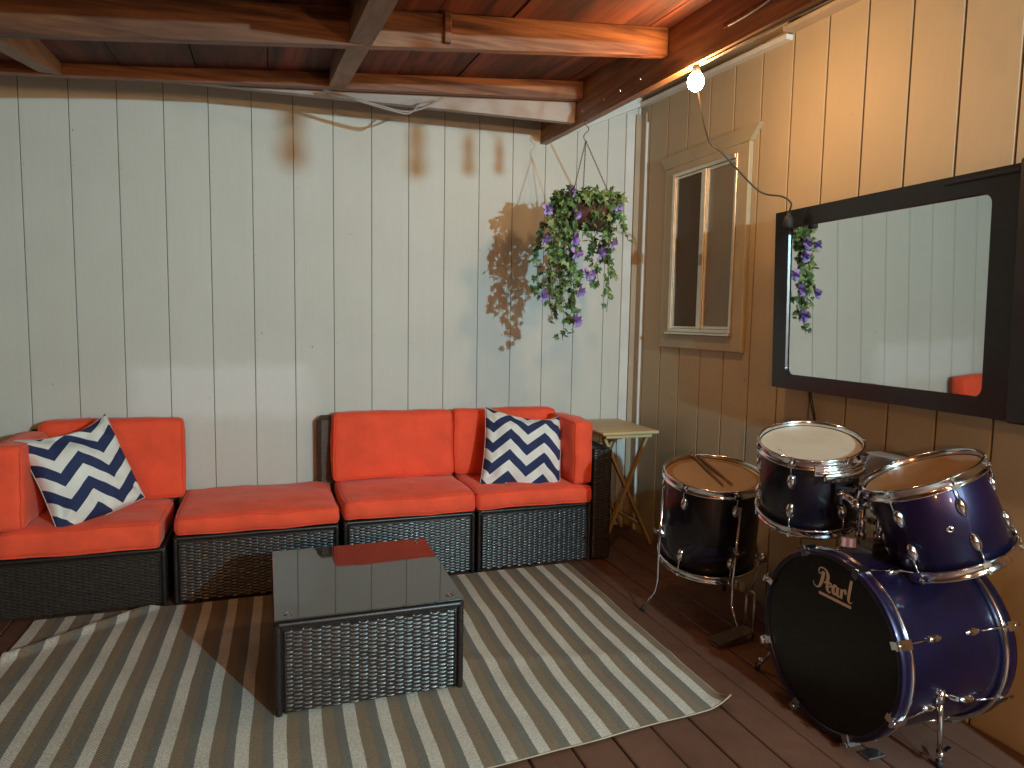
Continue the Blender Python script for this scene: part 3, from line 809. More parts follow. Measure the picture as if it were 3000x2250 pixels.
# ------------------------------------------------------------------ television
tv = thing('television', (-.03, -2.0, 1.02), 'large black framed television with a mirror-like screen hung on the tan wall', 'television')
TC, TN = Vector((-.1162, -1.9, 1.4)), Vector((-.99909, .02808, -.03209)); TS = Vector((-.02807, -.99961, -.0009)); TT = TN.cross(TS).normalized()
if TT.z < 0: TT = -TT
def tvt(mb):      # local (depth out of the screen, along the wall, up) to world; the set leans out at the top
    mb.v = [TC+TN*p.x+TS*p.y+TT*p.z for p in mb.v]; return mb
B0, B1, U0, U1 = -.491, .575, -.376, .374
S0, S1, Q0, Q1 = -.406, .490, -.318, .305
def rrect(ya, yb, za, zb, r, n=8):
    P = []
    for (cy, cz_, a0) in ((yb-r, zb-r, 0), (ya+r, zb-r, 90), (ya+r, za+r, 180), (yb-r, za+r, 270)):
        for i in range(n+1):
            an = R(a0+90*i/n); P.append((cy+r*cos(an), cz_+r*sin(an)))
    return P
def ring(mb, xa, xb, outer, inner, smooth=False):
    n = len(outer); vs = [(xa, *p) for p in outer]+[(xb, *p) for p in inner]
    mb.add(vs, [(i, (i+1) % n, n+(i+1) % n, n+i) for i in range(n)], smooth)
mb = MB(); mb.box(-.070, B0+.03, U0+.03, -.012, B1+.3, U1-.03, .006); tvt(mb).build('housing', 'black_satin', tv, recalc=True)
inner = rrect(S0, S1, Q0, Q1, .034); inner2 = rrect(S0+.004, S1-.004, Q0+.004, Q1-.004, .031); outer = rrect(B0, B1, U0, U1, .005)
mb = MB(); ring(mb, .010, .010, outer, inner); ring(mb, .010, .001, inner, inner2, True); ring(mb, -.030, .010, outer, outer)
tvt(mb).build('bezel', 'black_gloss', tv, recalc=True)
mb = MB(); mb.add([(.0, *p) for p in inner2], [tuple(range(len(inner2)))]); tvt(mb).build('screen', 'mirror', tv, recalc=False)
mb = MB(); mb.box(-.03, B1+.0015, U0-.004, .022, B1+.42, U1+.012, .006); tvt(mb).build('side_panel', 'black_satin', tv, recalc=True)
mb = MB(); mb.box(.0105, .33, U1-.024, .017, B1-.001, U1-.015, .001); tvt(mb).build('top_lip', 'black_gloss', tv, recalc=True)
mb = MB(); mb.box(-.098, -.2, -.2, -.0705, .3, .2); tvt(mb); mb.v = [Vector((min(p.x, -.001), p.y, p.z)) for p in mb.v]; mb.build('wall_bracket', 'black_satin', tv, recalc=True)
mb = MB(); mb.tube(spline([(-.04, -1.556, 1.08), (-.02, -1.560, .97), (-.012, -1.575, .90), (-.02, -1.585, .80), (-.02, -1.60, .55)], 6), .0035, 6)
mb.tube(spline([(-.04, -1.563, 1.08), (-.02, -1.572, .97), (-.012, -1.583, .90), (-.02, -1.590, .80)], 6), .003, 6)
mb.build('power_cable', 'cord', tv)

# outlet box on the wall behind the toms
ob = thing('outlet_box', (-.04, -2.0, .8), 'grey weatherproof box fixed to the tan wall behind the tom drums', 'outlet box')
mb = MB(); mb.box(-.10, -1.935, .735, -.002, -2.10, .830, .006); mb.build('box_body', 'gray_plastic', ob)
mb = MB(); mb.box(-.085, -2.102, .725, -.004, -2.16, .822, .005); mb.build('cover', 'pale_plastic', ob)

# ------------------------------------------------------------------ drums
def basis(n, ref=(0, 0, 1)):
    n = Vector(n).normalized(); ref = Vector(ref); a = (ref-n*ref.dot(n)).normalized(); return n, a, n.cross(a)
def lug(parent, c, n, a, ang, Rr, h, rod_to, big=1.0, mat='chrome', taper=1):
    """lug casing on a shell at height h (along n) and angle ang; rod reaches height rod_to"""
    b = n.cross(a); er = a*cos(ang)+b*sin(ang); et = n.cross(er)
    mb = MB(); s = 1 if rod_to < h else -1
    base = c+n*h+er*Rr
    L = .054*big; W = .0155*big; D = .017*big; seg = 10; K = 8; vs = []
    for i in range(K+1):
        t = i/K; ww = W*(sin(pi*min(.97, .12+t*.83)))**.55; dd = D*(sin(pi*min(.97, .15+t*.8)))**.6
        p = base+n*(s*(t*L-.004))
        for k in range(seg+1):
            an = pi*k/seg; vs.append(p+et*(ww*cos(an))+er*(dd*sin(an)-.002))
    fs = [(i*(seg+1)+k, i*(seg+1)+k+1, (i+1)*(seg+1)+k+1, (i+1)*(seg+1)+k) for i in range(K) for k in range(seg)]
    fs += [tuple(range(seg+1)), tuple(reversed([K*(seg+1)+k for k in range(seg+1)]))]
    mb.add(vs, fs, True); o = mb.build('lug', mat, parent, recalc=True)
    return o, base, er, et
def drum(name, label, c1, n, Rr, L, nl, ph, batter, cat, shell='lacquer', lower=True):
    c1 = Vector(c1); n, a, b = basis(n, (1, 0, 0)); root = thing(name, c1, label, cat)
    sh = MB(); sh.lathe(c1, n, [(Rr-.002, .012), (Rr, .015), (Rr, L-.015), (Rr-.002, L-.012)], 72); sh.build('shell', shell, root)
    hh = MB(); hh.disc(c1+n*.010, -n, Rr-.001, 72); hh.build('batter_head', batter, root, recalc=False)
    hb = MB(); hb.disc(c1+n*(L-.010), n, Rr-.001, 72); hb.build('resonant_head', 'head_tan', root, recalc=False)
    for nm, h0, s in (('top_hoop', 0, 1), ('bottom_hoop', L, -1)):
        m_ = MB(); R0 = Rr+.003
        pr = [(R0-.001, -.006), (R0+.0015, -.0085), (R0+.006, -.0085), (R0+.008, -.005), (R0+.004, -.001), (R0+.004, .014), (R0+.0045, .018), (R0+.011, .020), (R0+.0125, .024), (R0+.010, .027), (R0+.002, .026), (R0+.001, .018), (R0-.001, .010)]
        m_.lathe(c1+n*h0, n, [(r_, s*h) for r_, h in pr], 96, closed=True); m_.build(nm, 'chrome', root, recalc=True)
    for i in range(nl):
        an = ph+2*pi*i/nl; er = a*cos(an)+b*sin(an); et = n.cross(er)
        for up in ((True, False) if lower else (True,)):
            h = .062 if up else L-.062
            o, base, er, et = lug(root, c1, n, a, an, Rr, h, 0 if up else L)
            # after the loop direction the casing runs away from its hoop
            m_ = MB(); hz = .004 if up else L-.004; rr = Rr+.0095
            m_.tube([c1+n*hz+er*rr, c1+n*h+er*rr], .0026, 8)
            tip = c1+n*((-.004) if up else (L+.004))+er*rr
            m_.obox(tip, er, et, n, .0045, .0045, .006)
            m_.obox(c1+n*(.020 if up else L-.020)+er*(rr), er, et, n, .006, .011, .007)
            m_.build('tension_rod', 'chrome', o)
    return root, n, a, b
# floor tom
ft, n_, a_, b_ = drum('floor_tom', 'largest upright purple tom drum, shade painted into its shell, on three legs beside the folding table, sticks on top', (-.37, -1.395, .646), (.066, .163, -.984), .205, .408, 6, R(38), 'head_tan', 'drum', 'lacquer_shaded')
# reinforcement ring on its head
m_ = MB(); m_.lathe(Vector((-.37, -1.395, .646))+n_*.0085, n_, [(.176, 0), (.200, 0)], 72); m_.build('muffle_ring', 'head_amber', ft)
c1 = Vector((-.37, -1.395, .646))
for an in (math.atan2(Vector((-.93,.22,0)).dot(b_), Vector((-.93,.22,0)).dot(a_)), math.atan2(Vector((-.10,-1,0)).dot(b_), Vector((-.10,-1,0)).dot(a_)), math.atan2(Vector((.8,.6,0)).dot(b_), Vector((.8,.6,0)).dot(a_))):
    er = a_*cos(an)+b_*sin(an); rr = .222
    p0 = c1+n_*.06+er*rr; p1 = c1+n_*.40+er*rr; p1.z = max(p1.z, .20); d_ = er.copy(); d_.z = 0; d_.normalize()
    p2 = Vector((p1.x, p1.y, p1.z-.10)); p3 = Vector((p2.x, p2.y, 0.09))+d_*.012; p4 = Vector((p3.x, p3.y, .012))+d_*.055
    m_ = MB(); m_.tube([p0, p1, p2, p3, p4], .0050, 8); lg = m_.build('leg', 'chrome', ft)
    m_ = MB(); m_.tube([p4+Vector((0,0,.014))-d_*.010, p4+Vector((0,0,-.006))], .010, 10); m_.build('rubber_foot', 'rubber', lg)
    m_ = MB(); et = n_.cross(er); q = c1+n_*.265+er*.212
    m_.obox(q, er, et, n_, .012, .014, .024); m_.obox(q+er*.010-et*.018, er, et, n_, .004, .020, .004); m_.tube([q+er*.012, q+er*.032], .004, 8); m_.obox(q+er*.034, er, et, n_, .003, .016, .006)
    m_.build('leg_bracket', 'chrome', ft)
# rack toms
t1c = Vector((-.42, -2.003, .893))
t1, n1, a1, b1 = drum('rack_tom', 'purple tom drum, shade painted into its shell, with a white head mounted above the bass drum, nearer the wall corner', t1c, (.181, .188, -.965), .163, .278, 6, R(150), 'head_white', 'drum', 'lacquer_shaded')
t2c = Vector((-.308, -2.349, .854))
t2, n2, a2, b2 = drum('rack_tom', 'purple tom drum with an amber head, tilted, rightmost of the mounted toms', t2c, (.327, -.224, -.918), .165, .276, 6, R(175), 'head_amber', 'drum')
def onhead(c, n, target, r):
    v = Vector(target); v = (v-n*v.dot(n)).normalized(); return c+v*r, v
# chrome suspension plate on tom 1 (facing right/front) and vent badge on tom 2
def ringseg(mb, c, n, a, b, R0, R1, h0, h1, a0, a1, k=14):
    vs = []
    for i in range(k+1):
        t = a0+(a1-a0)*i/k; er = a*cos(t)+b*sin(t)
        vs += [c+n*h0+er*R0, c+n*h0+er*R1, c+n*h1+er*R1, c+n*h1+er*R0]
    fs = []
    for i in range(k):
        o = i*4; q = o+4
        for j in range(4): fs.append((o+j, q+j, q+(j+1) % 4, o+(j+1) % 4))
    fs += [(0,1,2,3), (k*4+3, k*4+2, k*4+1, k*4)]
    mb.add(vs, fs, True)
def angof(n, a, b, v):
    v = Vector(v); return math.atan2(v.dot(b), v.dot(a))
am = angof(n1, a1, b1, (-.10, -1, 0))
m_ = MB(); ringseg(m_, t1c, n1, a1, b1, .171, .196, .022, .030, am-.55, am+.55); ringseg(m_, t1c, n1, a1, b1, .190, .196, .028, .060, am-.42, am+.42); 
for da in (-.5, .5):
    er = a1*cos(am+da)+b1*sin(am+da); m_.obox(t1c+n1*.018+er*.184, er, n1.cross(er), n1, .010, .013, .018)
m_.build('suspension_plate', 'chrome', t1)
m_ = MB(); er = a1*cos(am)+b1*sin(am); et = n1.cross(er)
m_.obox(t1c+n1*.105+er*.170, er, et, n1, .008, .034, .045); m_.build('bracket_plate', 'black_gloss', t1)
m_ = MB(); m_.obox(t1c+n1*.115+er*.186, er, et, n1, .016, .024, .026); m_.tube([t1c+n1*.115+er*.18, t1c+n1*.125+er*.235], .013, 12); m_.tube([t1c+n1*.100+er*.196-et*.04, t1c+n1*.100+er*.196+et*.04], .006, 8); m_.ball(t1c+n1*.125+er*.238, .019); m_.build('tom_bracket', 'chrome', t1)
er2 = (Vector((-.62, -.72, 0))); er2 = (er2-n2*er2.dot(n2)).normalized()
m_ = MB(); m_.lathe(t2c+n2*.135+er2*.1652, er2, [(.004, 0), (.004, .003), (.010, .0035), (.0105, 0)], 20); m_.build('vent_grommet', 'chrome', t2)
# worn spot and printed lettering on tom 1 head
m_ = MB(); q, v = onhead(t1c, n1, (-1, .12, 0), .118); m_.disc(q+n1*.0092, -n1, .007, 16); m_.build('worn_spot', 'gray_plastic', t1, recalc=False)

m_ = MB(); vv = Vector((-.93, -.55, 0)); base_a = angof(n1, a1, b1, vv)
for i_ in range(9):
    t_ = base_a+(i_-4)*.062; er_ = a1*cos(t_)+b1*sin(t_); et_ = n1.cross(er_); q_ = t1c+n1*.0088+er_*.143
    for k_ in range(2): m_.obox(q_+et_*(.0022*(k_*2-1))+er_*((i_*7 % 3-1)*.0008), er_, et_, n1, .0035+.001*(i_ % 2), .0011, .0002)
    if i_ % 2: m_.obox(q_, er_, et_, n1, .0008, .003, .0002)
m_.build('printed_mark', 'ink', t1)
def strokes(fn, list_, mat, name, parent, n=14):
    """each stroke: list of (x,y,width); fn maps local 2-D to world; ribbons"""
    mb = MB(); lift = 0
    for st in list_:
        P = spline([(x, y, w) for x, y, w in st], n) if len(st) > 2 else [Vector(p) for p in st]
        vs = []
        for i, p in enumerate(P):
            t = (P[min(i+1, len(P)-1)]-P[max(i-1, 0)]); t = Vector((t.x, t.y)); t = t.normalized() if t.length > 1e-9 else Vector((1, 0))
            nn = Vector((-t.y, t.x)); w = p.z/2
            vs += [fn(p.x+nn.x*w, p.y+nn.y*w, lift), fn(p.x-nn.x*w, p.y-nn.y*w, lift)]
        m = len(P); mb.add(vs, [(2*i, 2*i+1, 2*i+3, 2*i+2) for i in range(m-1)]); lift += .00006
    return mb.build(name, mat, parent, recalc=True)
# lettering strokes, unit = cap height
PEARL = [
 # P: hooked top loop, bowl
 [(.30,.80,.035), (.24,.72,.045), (.16,.76,.05), (.14,.88,.05), (.24,1.0,.055), (.42,1.03,.06), (.60,.95,.10), (.70,.76,.17), (.68,.55,.15), (.58,.42,.09), (.46,.40,.04)],
 # P: heavy stem with sweeping tail
 [(.43,.88,.17), (.40,.62,.17), (.33,.36,.16), (.24,.16,.12), (.10,.05,.06), (-.06,.07,.045), (-.14,.18,.035), (-.15,.26,.03)],
 [(.70,.26,.05), (.80,.30,.05), (.90,.34,.05), (.91,.43,.07), (.82,.48,.07), (.72,.42,.10), (.68,.26,.12), (.72,.12,.11), (.82,.05,.06), (.92,.10,.04)],   # e
 [(1.27,.40,.05), (1.20,.47,.06), (1.09,.44,.10), (1.03,.28,.12), (1.07,.12,.11), (1.16,.08,.06), (1.24,.20,.04)],   # a
 [(1.31,.46,.11), (1.28,.26,.11), (1.28,.06,.11)], [(1.28,.07,.04), (1.36,.04,.05), (1.40,.10,.03)],
 [(1.54,.46,.11), (1.52,.24,.11), (1.50,.03,.11)], [(1.54,.28,.04), (1.62,.42,.06), (1.72,.46,.09), (1.74,.36,.09), (1.73,.28,.04)],  # r
 [(2.03,1.02,.14), (1.98,.66,.14), (1.93,.28,.14), (1.93,.10,.12), (2.00,.02,.07), (2.10,.06,.035), (2.13,.12,.02)],  # l
 [(.22,-.16,.12), (2.10,-.16,.12)],  # underline
]
# bass drum
bc = Vector((-.549, -2.253, .298)); bn = Vector((1, 0, 0)); BR = .272; BL = .455
bd = thing('bass_drum', (-.33, -2.25, 0), 'large purple bass drum lying on its side with black front head lettered Pearl', 'drum')
m_ = MB(); m_.ref = Vector((0,0,1)); m_.lathe(bc, bn, [(BR, .040), (BR, BL-.040)], 96); m_.build('shell', 'lacquer', bd)
for nm, h0, h1 in (('front_hoop', 0, .040), ('rear_hoop', BL-.040, BL)):
    m_ = MB(); m_.lathe(bc, bn, [(BR-.002, h0+.002), (BR+.004, h0), (BR+.014, h0), (BR+.017, h0+.003), (BR+.017, h1-.003), (BR+.014, h1), (BR-.001, h1)], 120, closed=True)
    o = m_.build(nm, 'lacquer', bd, recalc=True)
    m_ = MB(); q = h1 if h0 == 0 else h0
    m_.lathe(bc, bn, [(BR+.0005, q-.004), (BR+.0185, q-.004), (BR+.0185, q+.004), (BR+.0005, q+.004)], 120, closed=True); m_.build('chrome_edge', 'chrome', o, recalc=True)
m_ = MB(); m_.disc(bc+bn*.006, -bn, BR+.005, 96); fh = m_.build('front_head', 'head_black', bd, recalc=False)
m_ = MB(); m_.disc(bc+bn*(BL-.006), bn, BR+.005, 96); m_.build('batter_head', 'head_white', bd, recalc=False)
# logo placed on the head plane
S = .0875
PEARL = [[(x, y, w*(1.45 if i >= 2 and i < 8 else 1.12)) for x, y, w in st_] for i, st_ in enumerate(PEARL)]
def lg(x, y, l): return Vector((-.5445-l, -2.197-x*S*.80, .4575+y*S*.80+0))
strokes(lg, PEARL, 'logo', 'logo', fh)
for i in range(8):
    an = R(22.5+45*i); er = Vector((0, -sin(an), cos(an))); et = bn.cross(er)
    for (hf, sgn) in ((0, 1), (BL, -1)):
        lp = bc+bn*(hf+sgn*.125)+er*BR
        m_ = MB(); vs = []; K = 8; seg = 10
        for k2 in range(K+1):
            t = k2/K; ww = .013*(sin(pi*min(.97, .1+t*.85)))**.55; dd = .015*(sin(pi*min(.97, .12+t*.82)))**.6
            for k3 in range(seg+1):
                a3 = pi*k3/seg; vs.append(lp+bn*(sgn*(t*.055))+et*(ww*cos(a3))+er*(dd*sin(a3)-.002))
        m_.add(vs, [(p*(seg+1)+q, p*(seg+1)+q+1, (p+1)*(seg+1)+q+1, (p+1)*(seg+1)+q) for p in range(K) for q in range(seg)]+[tuple(range(seg+1))], True)
        o = m_.build('lug', 'chrome', bd, recalc=True)
        m_ = MB(); rr = BR+.024
        pts = [bc+bn*(hf+sgn*.006)+er*rr, bc+bn*(hf+sgn*.125)+er*(BR+.010)]
        m_.tube(pts, .0032, 8)
        m_.build('tension_rod', 'chrome', o)
        m_ = MB(); m_.obox(bc+bn*(hf+sgn*.016)+er*(BR+.0235), bn, et, er, .021, .014, .0055); m_.obox(bc+bn*(hf-sgn*.003)+er*(BR+.010), bn, et, er, .0035, .011, .015)
        m_.tube([bc+bn*(hf-sgn*.012)+er*rr, bc+bn*(hf+sgn*.01)+er*rr], .0055, 8)
        if hf == 0: m_.obox(bc+bn*(-.014)+er*rr, bn, et, er, .003, .012, .004)
        m_.build('claw', 'steel' if i in (3, 4, 5) else 'chrome', o)
# spurs
for sgn, tip in ((-1, Vector((-.345, -2.512, .0))), (1, Vector((-.475, -1.86, .0)))):
    if sgn < 0: br = Vector((-.405, -2.492, .262)); top = Vector((-.375, -2.520, .240)); low = Vector((-.356, -2.520, .048))
    else: br = Vector((-.40, -2.012, .20)); top = Vector((-.418, -1.955, .165)); low = Vector((-.470, -1.875, .040))
    m_ = MB(); m_.tube([top, low], .0085, 12); m_.tube([low+Vector((0,0,.012)), low-Vector((0,0,.004))], .0115, 12); m_.tube([low, tip+Vector((0,0,.012))], .005, 8)
    sp = m_.build('spur_leg', 'chrome', bd)
    m_ = MB(); m_.tube([tip+Vector((0,0,.022)), tip+Vector((0,0,.002))], [.012, .009], 10); m_.build('rubber_tip', 'rubber', sp)
    m_ = MB(); nn = (br-Vector((br.x, bc.y, bc.z))).normalized(); et = bn.cross(nn)
    m_.obox(br-nn*.004, bn, et, nn, .030, .040, .004); m_.tube([br-et*.02, br+et*.02], .016, 14); m_.tube([br, top+Vector((0,0,.002))], .012, 12)
    m_.tube([top+Vector((0,0,.012)), top-Vector((0,0,.030))], [.014, .0115], 12)
    wd = Vector((.8, -.3, -.25)).normalized(); m_.tube([top, top+wd*.045], .005, 8); m_.obox(top+wd*.042, wd, Vector((0,0,1)), wd.cross(Vector((0,0,1))), .014, .007, .003)
    m_.build('spur_bracket', 'chrome', bd)
m_ = MB(); wd = Vector((.5, -.4, .75)).normalized(); c0 = Vector((-.312, -2.500, .040)); m_.obox(c0, wd, Vector((0,1,0)), wd.cross(Vector((0,1,0))), .020, .0065, .0025); m_.tube([Vector((-.356, -2.52, .05)), c0-wd*.012], .004, 8); m_.build('wing_bolt', 'chrome', bd)
# tom holder on top of the bass drum
th = MB(); hb = Vector((-.335, -2.205, .560))
th.obox(hb+Vector((0,0,.008)), (1,0,0), (0,1,0), (0,0,1), .045, .050, .010); th.obox(hb+Vector((0,0,.024)), (1,0,0), (0,1,0), (0,0,1), .026, .034, .010); th.build('holder_base', 'steel', bd)
for (x, y, zt, tgt) in ((-.352, -2.180, .745, t1c+n1*.125+(a1*cos(am)+b1*sin(am))*.238), (-.318, -2.222, .765, t2c+n2*.15-(Vector((0,0,0))+( (Vector((1,-.9,0))-n2*Vector((1,-.9,0)).dot(n2)).normalized()))*.172)):
    m_ = MB(); m_.tube([(x, y, .565), (x, y, zt)], .0125, 14); m_.tube([(x, y, .60), (x, y, .625)], .018, 14); m_.tube([(x, y, zt-.045), (x, y, zt-.012)], .019, 14)
    m_.ball((x, y, zt+.006), .024, 14, 10); m_.tube(spline([(x, y, zt+.006), (x+(tgt.x-x)*.4, y+(tgt.y-y)*.4, max(zt, tgt.z)+.012), tgt], 6), .010, 10)
    m_.build('tom_post', 'chrome', bd)
    for dz, dr in ((-.028, Vector((-.8, -.5, .1))), (.006, Vector((-.5, .8, .2))), (-.10, Vector((-.9, .2, 0)))):
        dr.normalize(); p = Vector((x, y, zt+dz)); m_ = MB(); m_.tube([p, p+dr*.032], .0055, 8); m_.tube([p+dr*.026, p+dr*.036], .011, 10)
        w_ = dr.cross(Vector((0,0,1))).normalized(); m_.obox(p+dr*.036+w_*.012, dr, w_, Vector((0,0,1)), .003, .012, .007); m_.obox(p+dr*.036-w_*.012, dr, w_, Vector((0,0,1)), .003, .012, .007)
        m_.build('wing_nut', 'chrome', bd)
# small striped packet left on top of the bass drum
pk = MB(); pk.obox((-.475, -2.185, .600), (.75, -.66, 0), (.66, .75, 0), (0, 0, 1), .030, .012, .017)
pm, nt, bb = newmat('red_white_striped_card')
w = nd(nt, 'ShaderNodeTexWave', Scale=22.0); nt.links.new(coords(nt, (1, -1, 0)), w.inputs['Vector']); nt.links.new(ramp(nt, w.outputs['Fac'], [(.45, (.20, .04, .03)), (.55, (.26, .17, .15))]), bb.inputs['Base Color'])
pk = MB(); pk.obox((-.435, -2.212, .600), (.70, -.70, 0), (.70, .70, 0), (0, 0, 1), .022, .008, .014)
pko = pk.build('packet', pm); tag(pko, 'small red and white striped packet on top of the bass drum under the toms', 'packet')

# drumsticks
for i, (p, q) in enumerate((((-.328, -1.150, .6755), (-.408, -1.515, .6145)), ((-.318, -1.185, .6700), (-.366, -1.520, .6165)))):
    p, q = Vector(p), Vector(q)
    # lay on the head plane
    def onp(v, lift): 
        t = (v-c1-n_*.0085).dot(n_); return v-n_*t-n_*lift
    a = onp(p, .008); b = onp(q, .008)
    m_ = MB(); K = 14; rs = [.0070]*9+[.0066, .0058, .0046, .0034, .0042, .0044, .0022]; rs = rs[:K+2]
    pts = [a.lerp(b, t/15) for t in range(16)]; m_.tube(pts, rs[:16] if len(rs) >= 16 else rs+[.002]*(16-len(rs)), 10)
    tag(m_.build('drumstick', 'stick'), ('brown wooden drumstick on the floor tom head, farther left of the pair', 'brown wooden drumstick on the floor tom head, nearer the right of the pair')[i], 'drumstick', 'drumsticks on the floor tom')

# kick pedal seen left of the bass drum
kp = thing('foot_pedal', (-.42, -1.63, 0), 'dark metal foot pedal on the deck between floor tom and bass drum', 'pedal')
m_ = MB(); m_.obox((-.425, -1.638, .030), (.97, .12, .10), (-.12, .97, 0), (-.1, 0, 1), .092, .034, .004); m_.build('footboard', 'steel', kp)
m_ = MB(); m_.obox((-.42, -1.636, .008), (.97, .12, 0), (-.12, .97, 0), (0, 0, 1), .10, .024, .004); m_.tube([(-.335, -1.655, .01), (-.335, -1.655, .20)], .006, 8); m_.tube([(-.335, -1.605, .01), (-.335, -1.605, .20)], .006, 8); m_.tube([(-.335, -1.66, .20), (-.335, -1.60, .20)], .006, 8); m_.build('pedal_frame', 'steel', kp)
m_ = MB(); m_.tube([(-.335, -1.63, .20), (-.29, -1.63, .33)], .004, 8); m_.ball((-.285, -1.63, .34), .022); m_.build('beater', 'steel', kp)
# plastic clip on the deck under the bass drum
tag(MB().box(-.52, -2.425, .0, -.455, -2.385, .008, .002).build('deck_wedge', 'steel'), 'short metal wedge on the deck in front of the bass drum', 'wedge')

# ------------------------------------------------------------------ hanging plant
hp = thing('hanging_plant', (-.70, -.69, 1.75), 'hanging basket of trailing ivy with purple flowers, hooked to the beam by the corner', 'hanging plant')
PX, PY = -.672, -.69
m_ = MB(); m_.tube(spline([(PX-.02, PY, 2.285), (PX-.036, PY, 2.275), (PX-.028, PY, 2.262), (PX-.012, PY, 2.250), (PX-.016, PY, 2.232), (PX-.034, PY, 2.215), (PX-.036, PY, 2.195), (PX-.026, PY, 2.185)], 6), .0022, 6); m_.build('hook', 'dark_metal', hp)
top = Vector((PX-.026, PY, 2.185)); bz_ = 1.875; br_ = .125; bcx = -.672
for i in range(3):
    an = R(200+120*i); e_ = Vector((bcx+br_*cos(an), PY+br_*sin(an), bz_)); m_ = MB(); L = (e_-top).length; nl = int(L/.0105); dr = (e_-top).normalized()
    s1_ = dr.orthogonal().normalized(); s2_ = dr.cross(s1_)
    for k in range(nl):
        c = top+dr*(k+.5)*L/nl; s_ = s1_ if k % 2 else s2_; P = [c+dr*(.0072*cos(t))+s_*(.0032*sin(t)) for t in [2*pi*q/8 for q in range(8)]]
        m_.tube(P, .0011, 4, closed=True)
    m_.build('chain', 'dark_metal', hp)
m_ = MB(); m_.lathe((bcx, PY, bz_), (0,0,-1), [(.118, .0), (.127, -.004), (.130, .004), (.124, .02), (.118, .05), (.100, .085), (.070, .112), (.035, .125), (.001, .128)], 40); m_.build('basket', 'basket', hp, recalc=True)
m_ = MB(); m_.disc((bcx, PY, bz_-.012), (0,0,1), .121, 32); m_.build('soil', 'ground', hp, recalc=False)
# vines: start on rim, over the edge, down
rnd = random.Random(21)
def leaf(mb, p, nrm, tip, s):
    nrm = Vector(nrm).normalized(); tip = Vector(tip); tip = (tip-nrm*tip.dot(nrm)).normalized(); sd = nrm.cross(tip)
    shp = [(0, 0), (.30, -.10), (.52, .12), (.34, .30), (.50, .58), (.20, .55), (0, 1.0)]
    pts = shp+[(-x, y) for x, y in reversed(shp[1:-1])]
    vs = [p+(sd*x+tip*y)*s+nrm*(-abs(x)*.28*s-.18*s*y*y) for x, y in pts]
    cen = p+tip*(.38*s)+nrm*(.03*s)
    m = len(vs); mb.add([cen]+vs, [(0, 1+i, 1+(i+1) % m) for i in range(m)])
vines = MB(); leaves = MB()
V = []
# (start angle deg, x end, z end, spread)   left curtain
for xe, ze in ((-.80,1.20), (-.77,1.24), (-.84,1.30), (-.86,1.38), (-.90,1.42), (-.79,1.40), (-.75,1.38), (-.72,1.46), (-.83,1.46), (-.88,1.52), (-.76,1.52), (-.81,1.34), (-.78,1.30), (-.915,1.60), (-.86,1.60), (-.735,1.60)):
    V.append((rnd.uniform(130, 250), xe, ze))
for xe, ze in ((-.555,1.48), (-.53,1.45), (-.60,1.50), (-.575,1.60), (-.52,1.60), (-.50,1.70), (-.60,1.68), (-.545,1.66)):
    V.append((rnd.uniform(-50, 50), xe, ze))
V.append((R(0), -.565, 1.345))
for xe, ze in ((-.67,1.80), (-.70,1.76), (-.63,1.82), (-.74,1.70), (-.66,1.86), (-.71,1.84)): V.append((rnd.uniform(240, 300), xe, ze))
for (sa, xe, ze) in V:
    a = R(sa) if abs(sa) > 7 else 0; st = Vector((bcx+.09*cos(a), PY+.09*sin(a), bz_))
    ye = PY+rnd.uniform(-.07, .12) if ze < 1.7 else PY-rnd.uniform(.06, .15)
    over = Vector((bcx+.15*cos(a), PY+.15*sin(a), bz_+rnd.uniform(.015, .06)))
    m1 = Vector(((over.x*.4+xe*.6)+rnd.uniform(-.02, .02), ye*.7+over.y*.3, bz_-.06)); L = bz_-ze
    P = [st, over, m1]
    kk = max(1, int((m1.z-ze)/.11))
    for q in range(1, kk+1): P.append(Vector((xe+rnd.uniform(-.018, .018)+(m1.x-xe)*max(0, .5-q/kk), ye+rnd.uniform(-.015, .015), m1.z+(ze-m1.z)*q/kk)))
    S_ = spline(P, 5); vines.tube(S_, .0016, 4)
    step = .019 if ze > 1.36 or xe > -.7 else .021
    if ze == 1.345: step = .03
    acc = 0
    for i in range(1, len(S_)):
        acc += (S_[i]-S_[i-1]).length
        while acc > step:
            acc -= step; p = S_[i]+Vector((rnd.uniform(-.022, .022), rnd.uniform(-.022, .022), rnd.uniform(-.012, .012)))
            nn = Vector((rnd.uniform(-.9, .7), rnd.uniform(-1.2, .1), rnd.uniform(-.2, .9)))
            tp = Vector((rnd.uniform(-.8, .8), rnd.uniform(-.5, .3), rnd.uniform(-1.2, .15)))
            leaf(leaves, p, nn, tp, rnd.uniform(.022, .046))
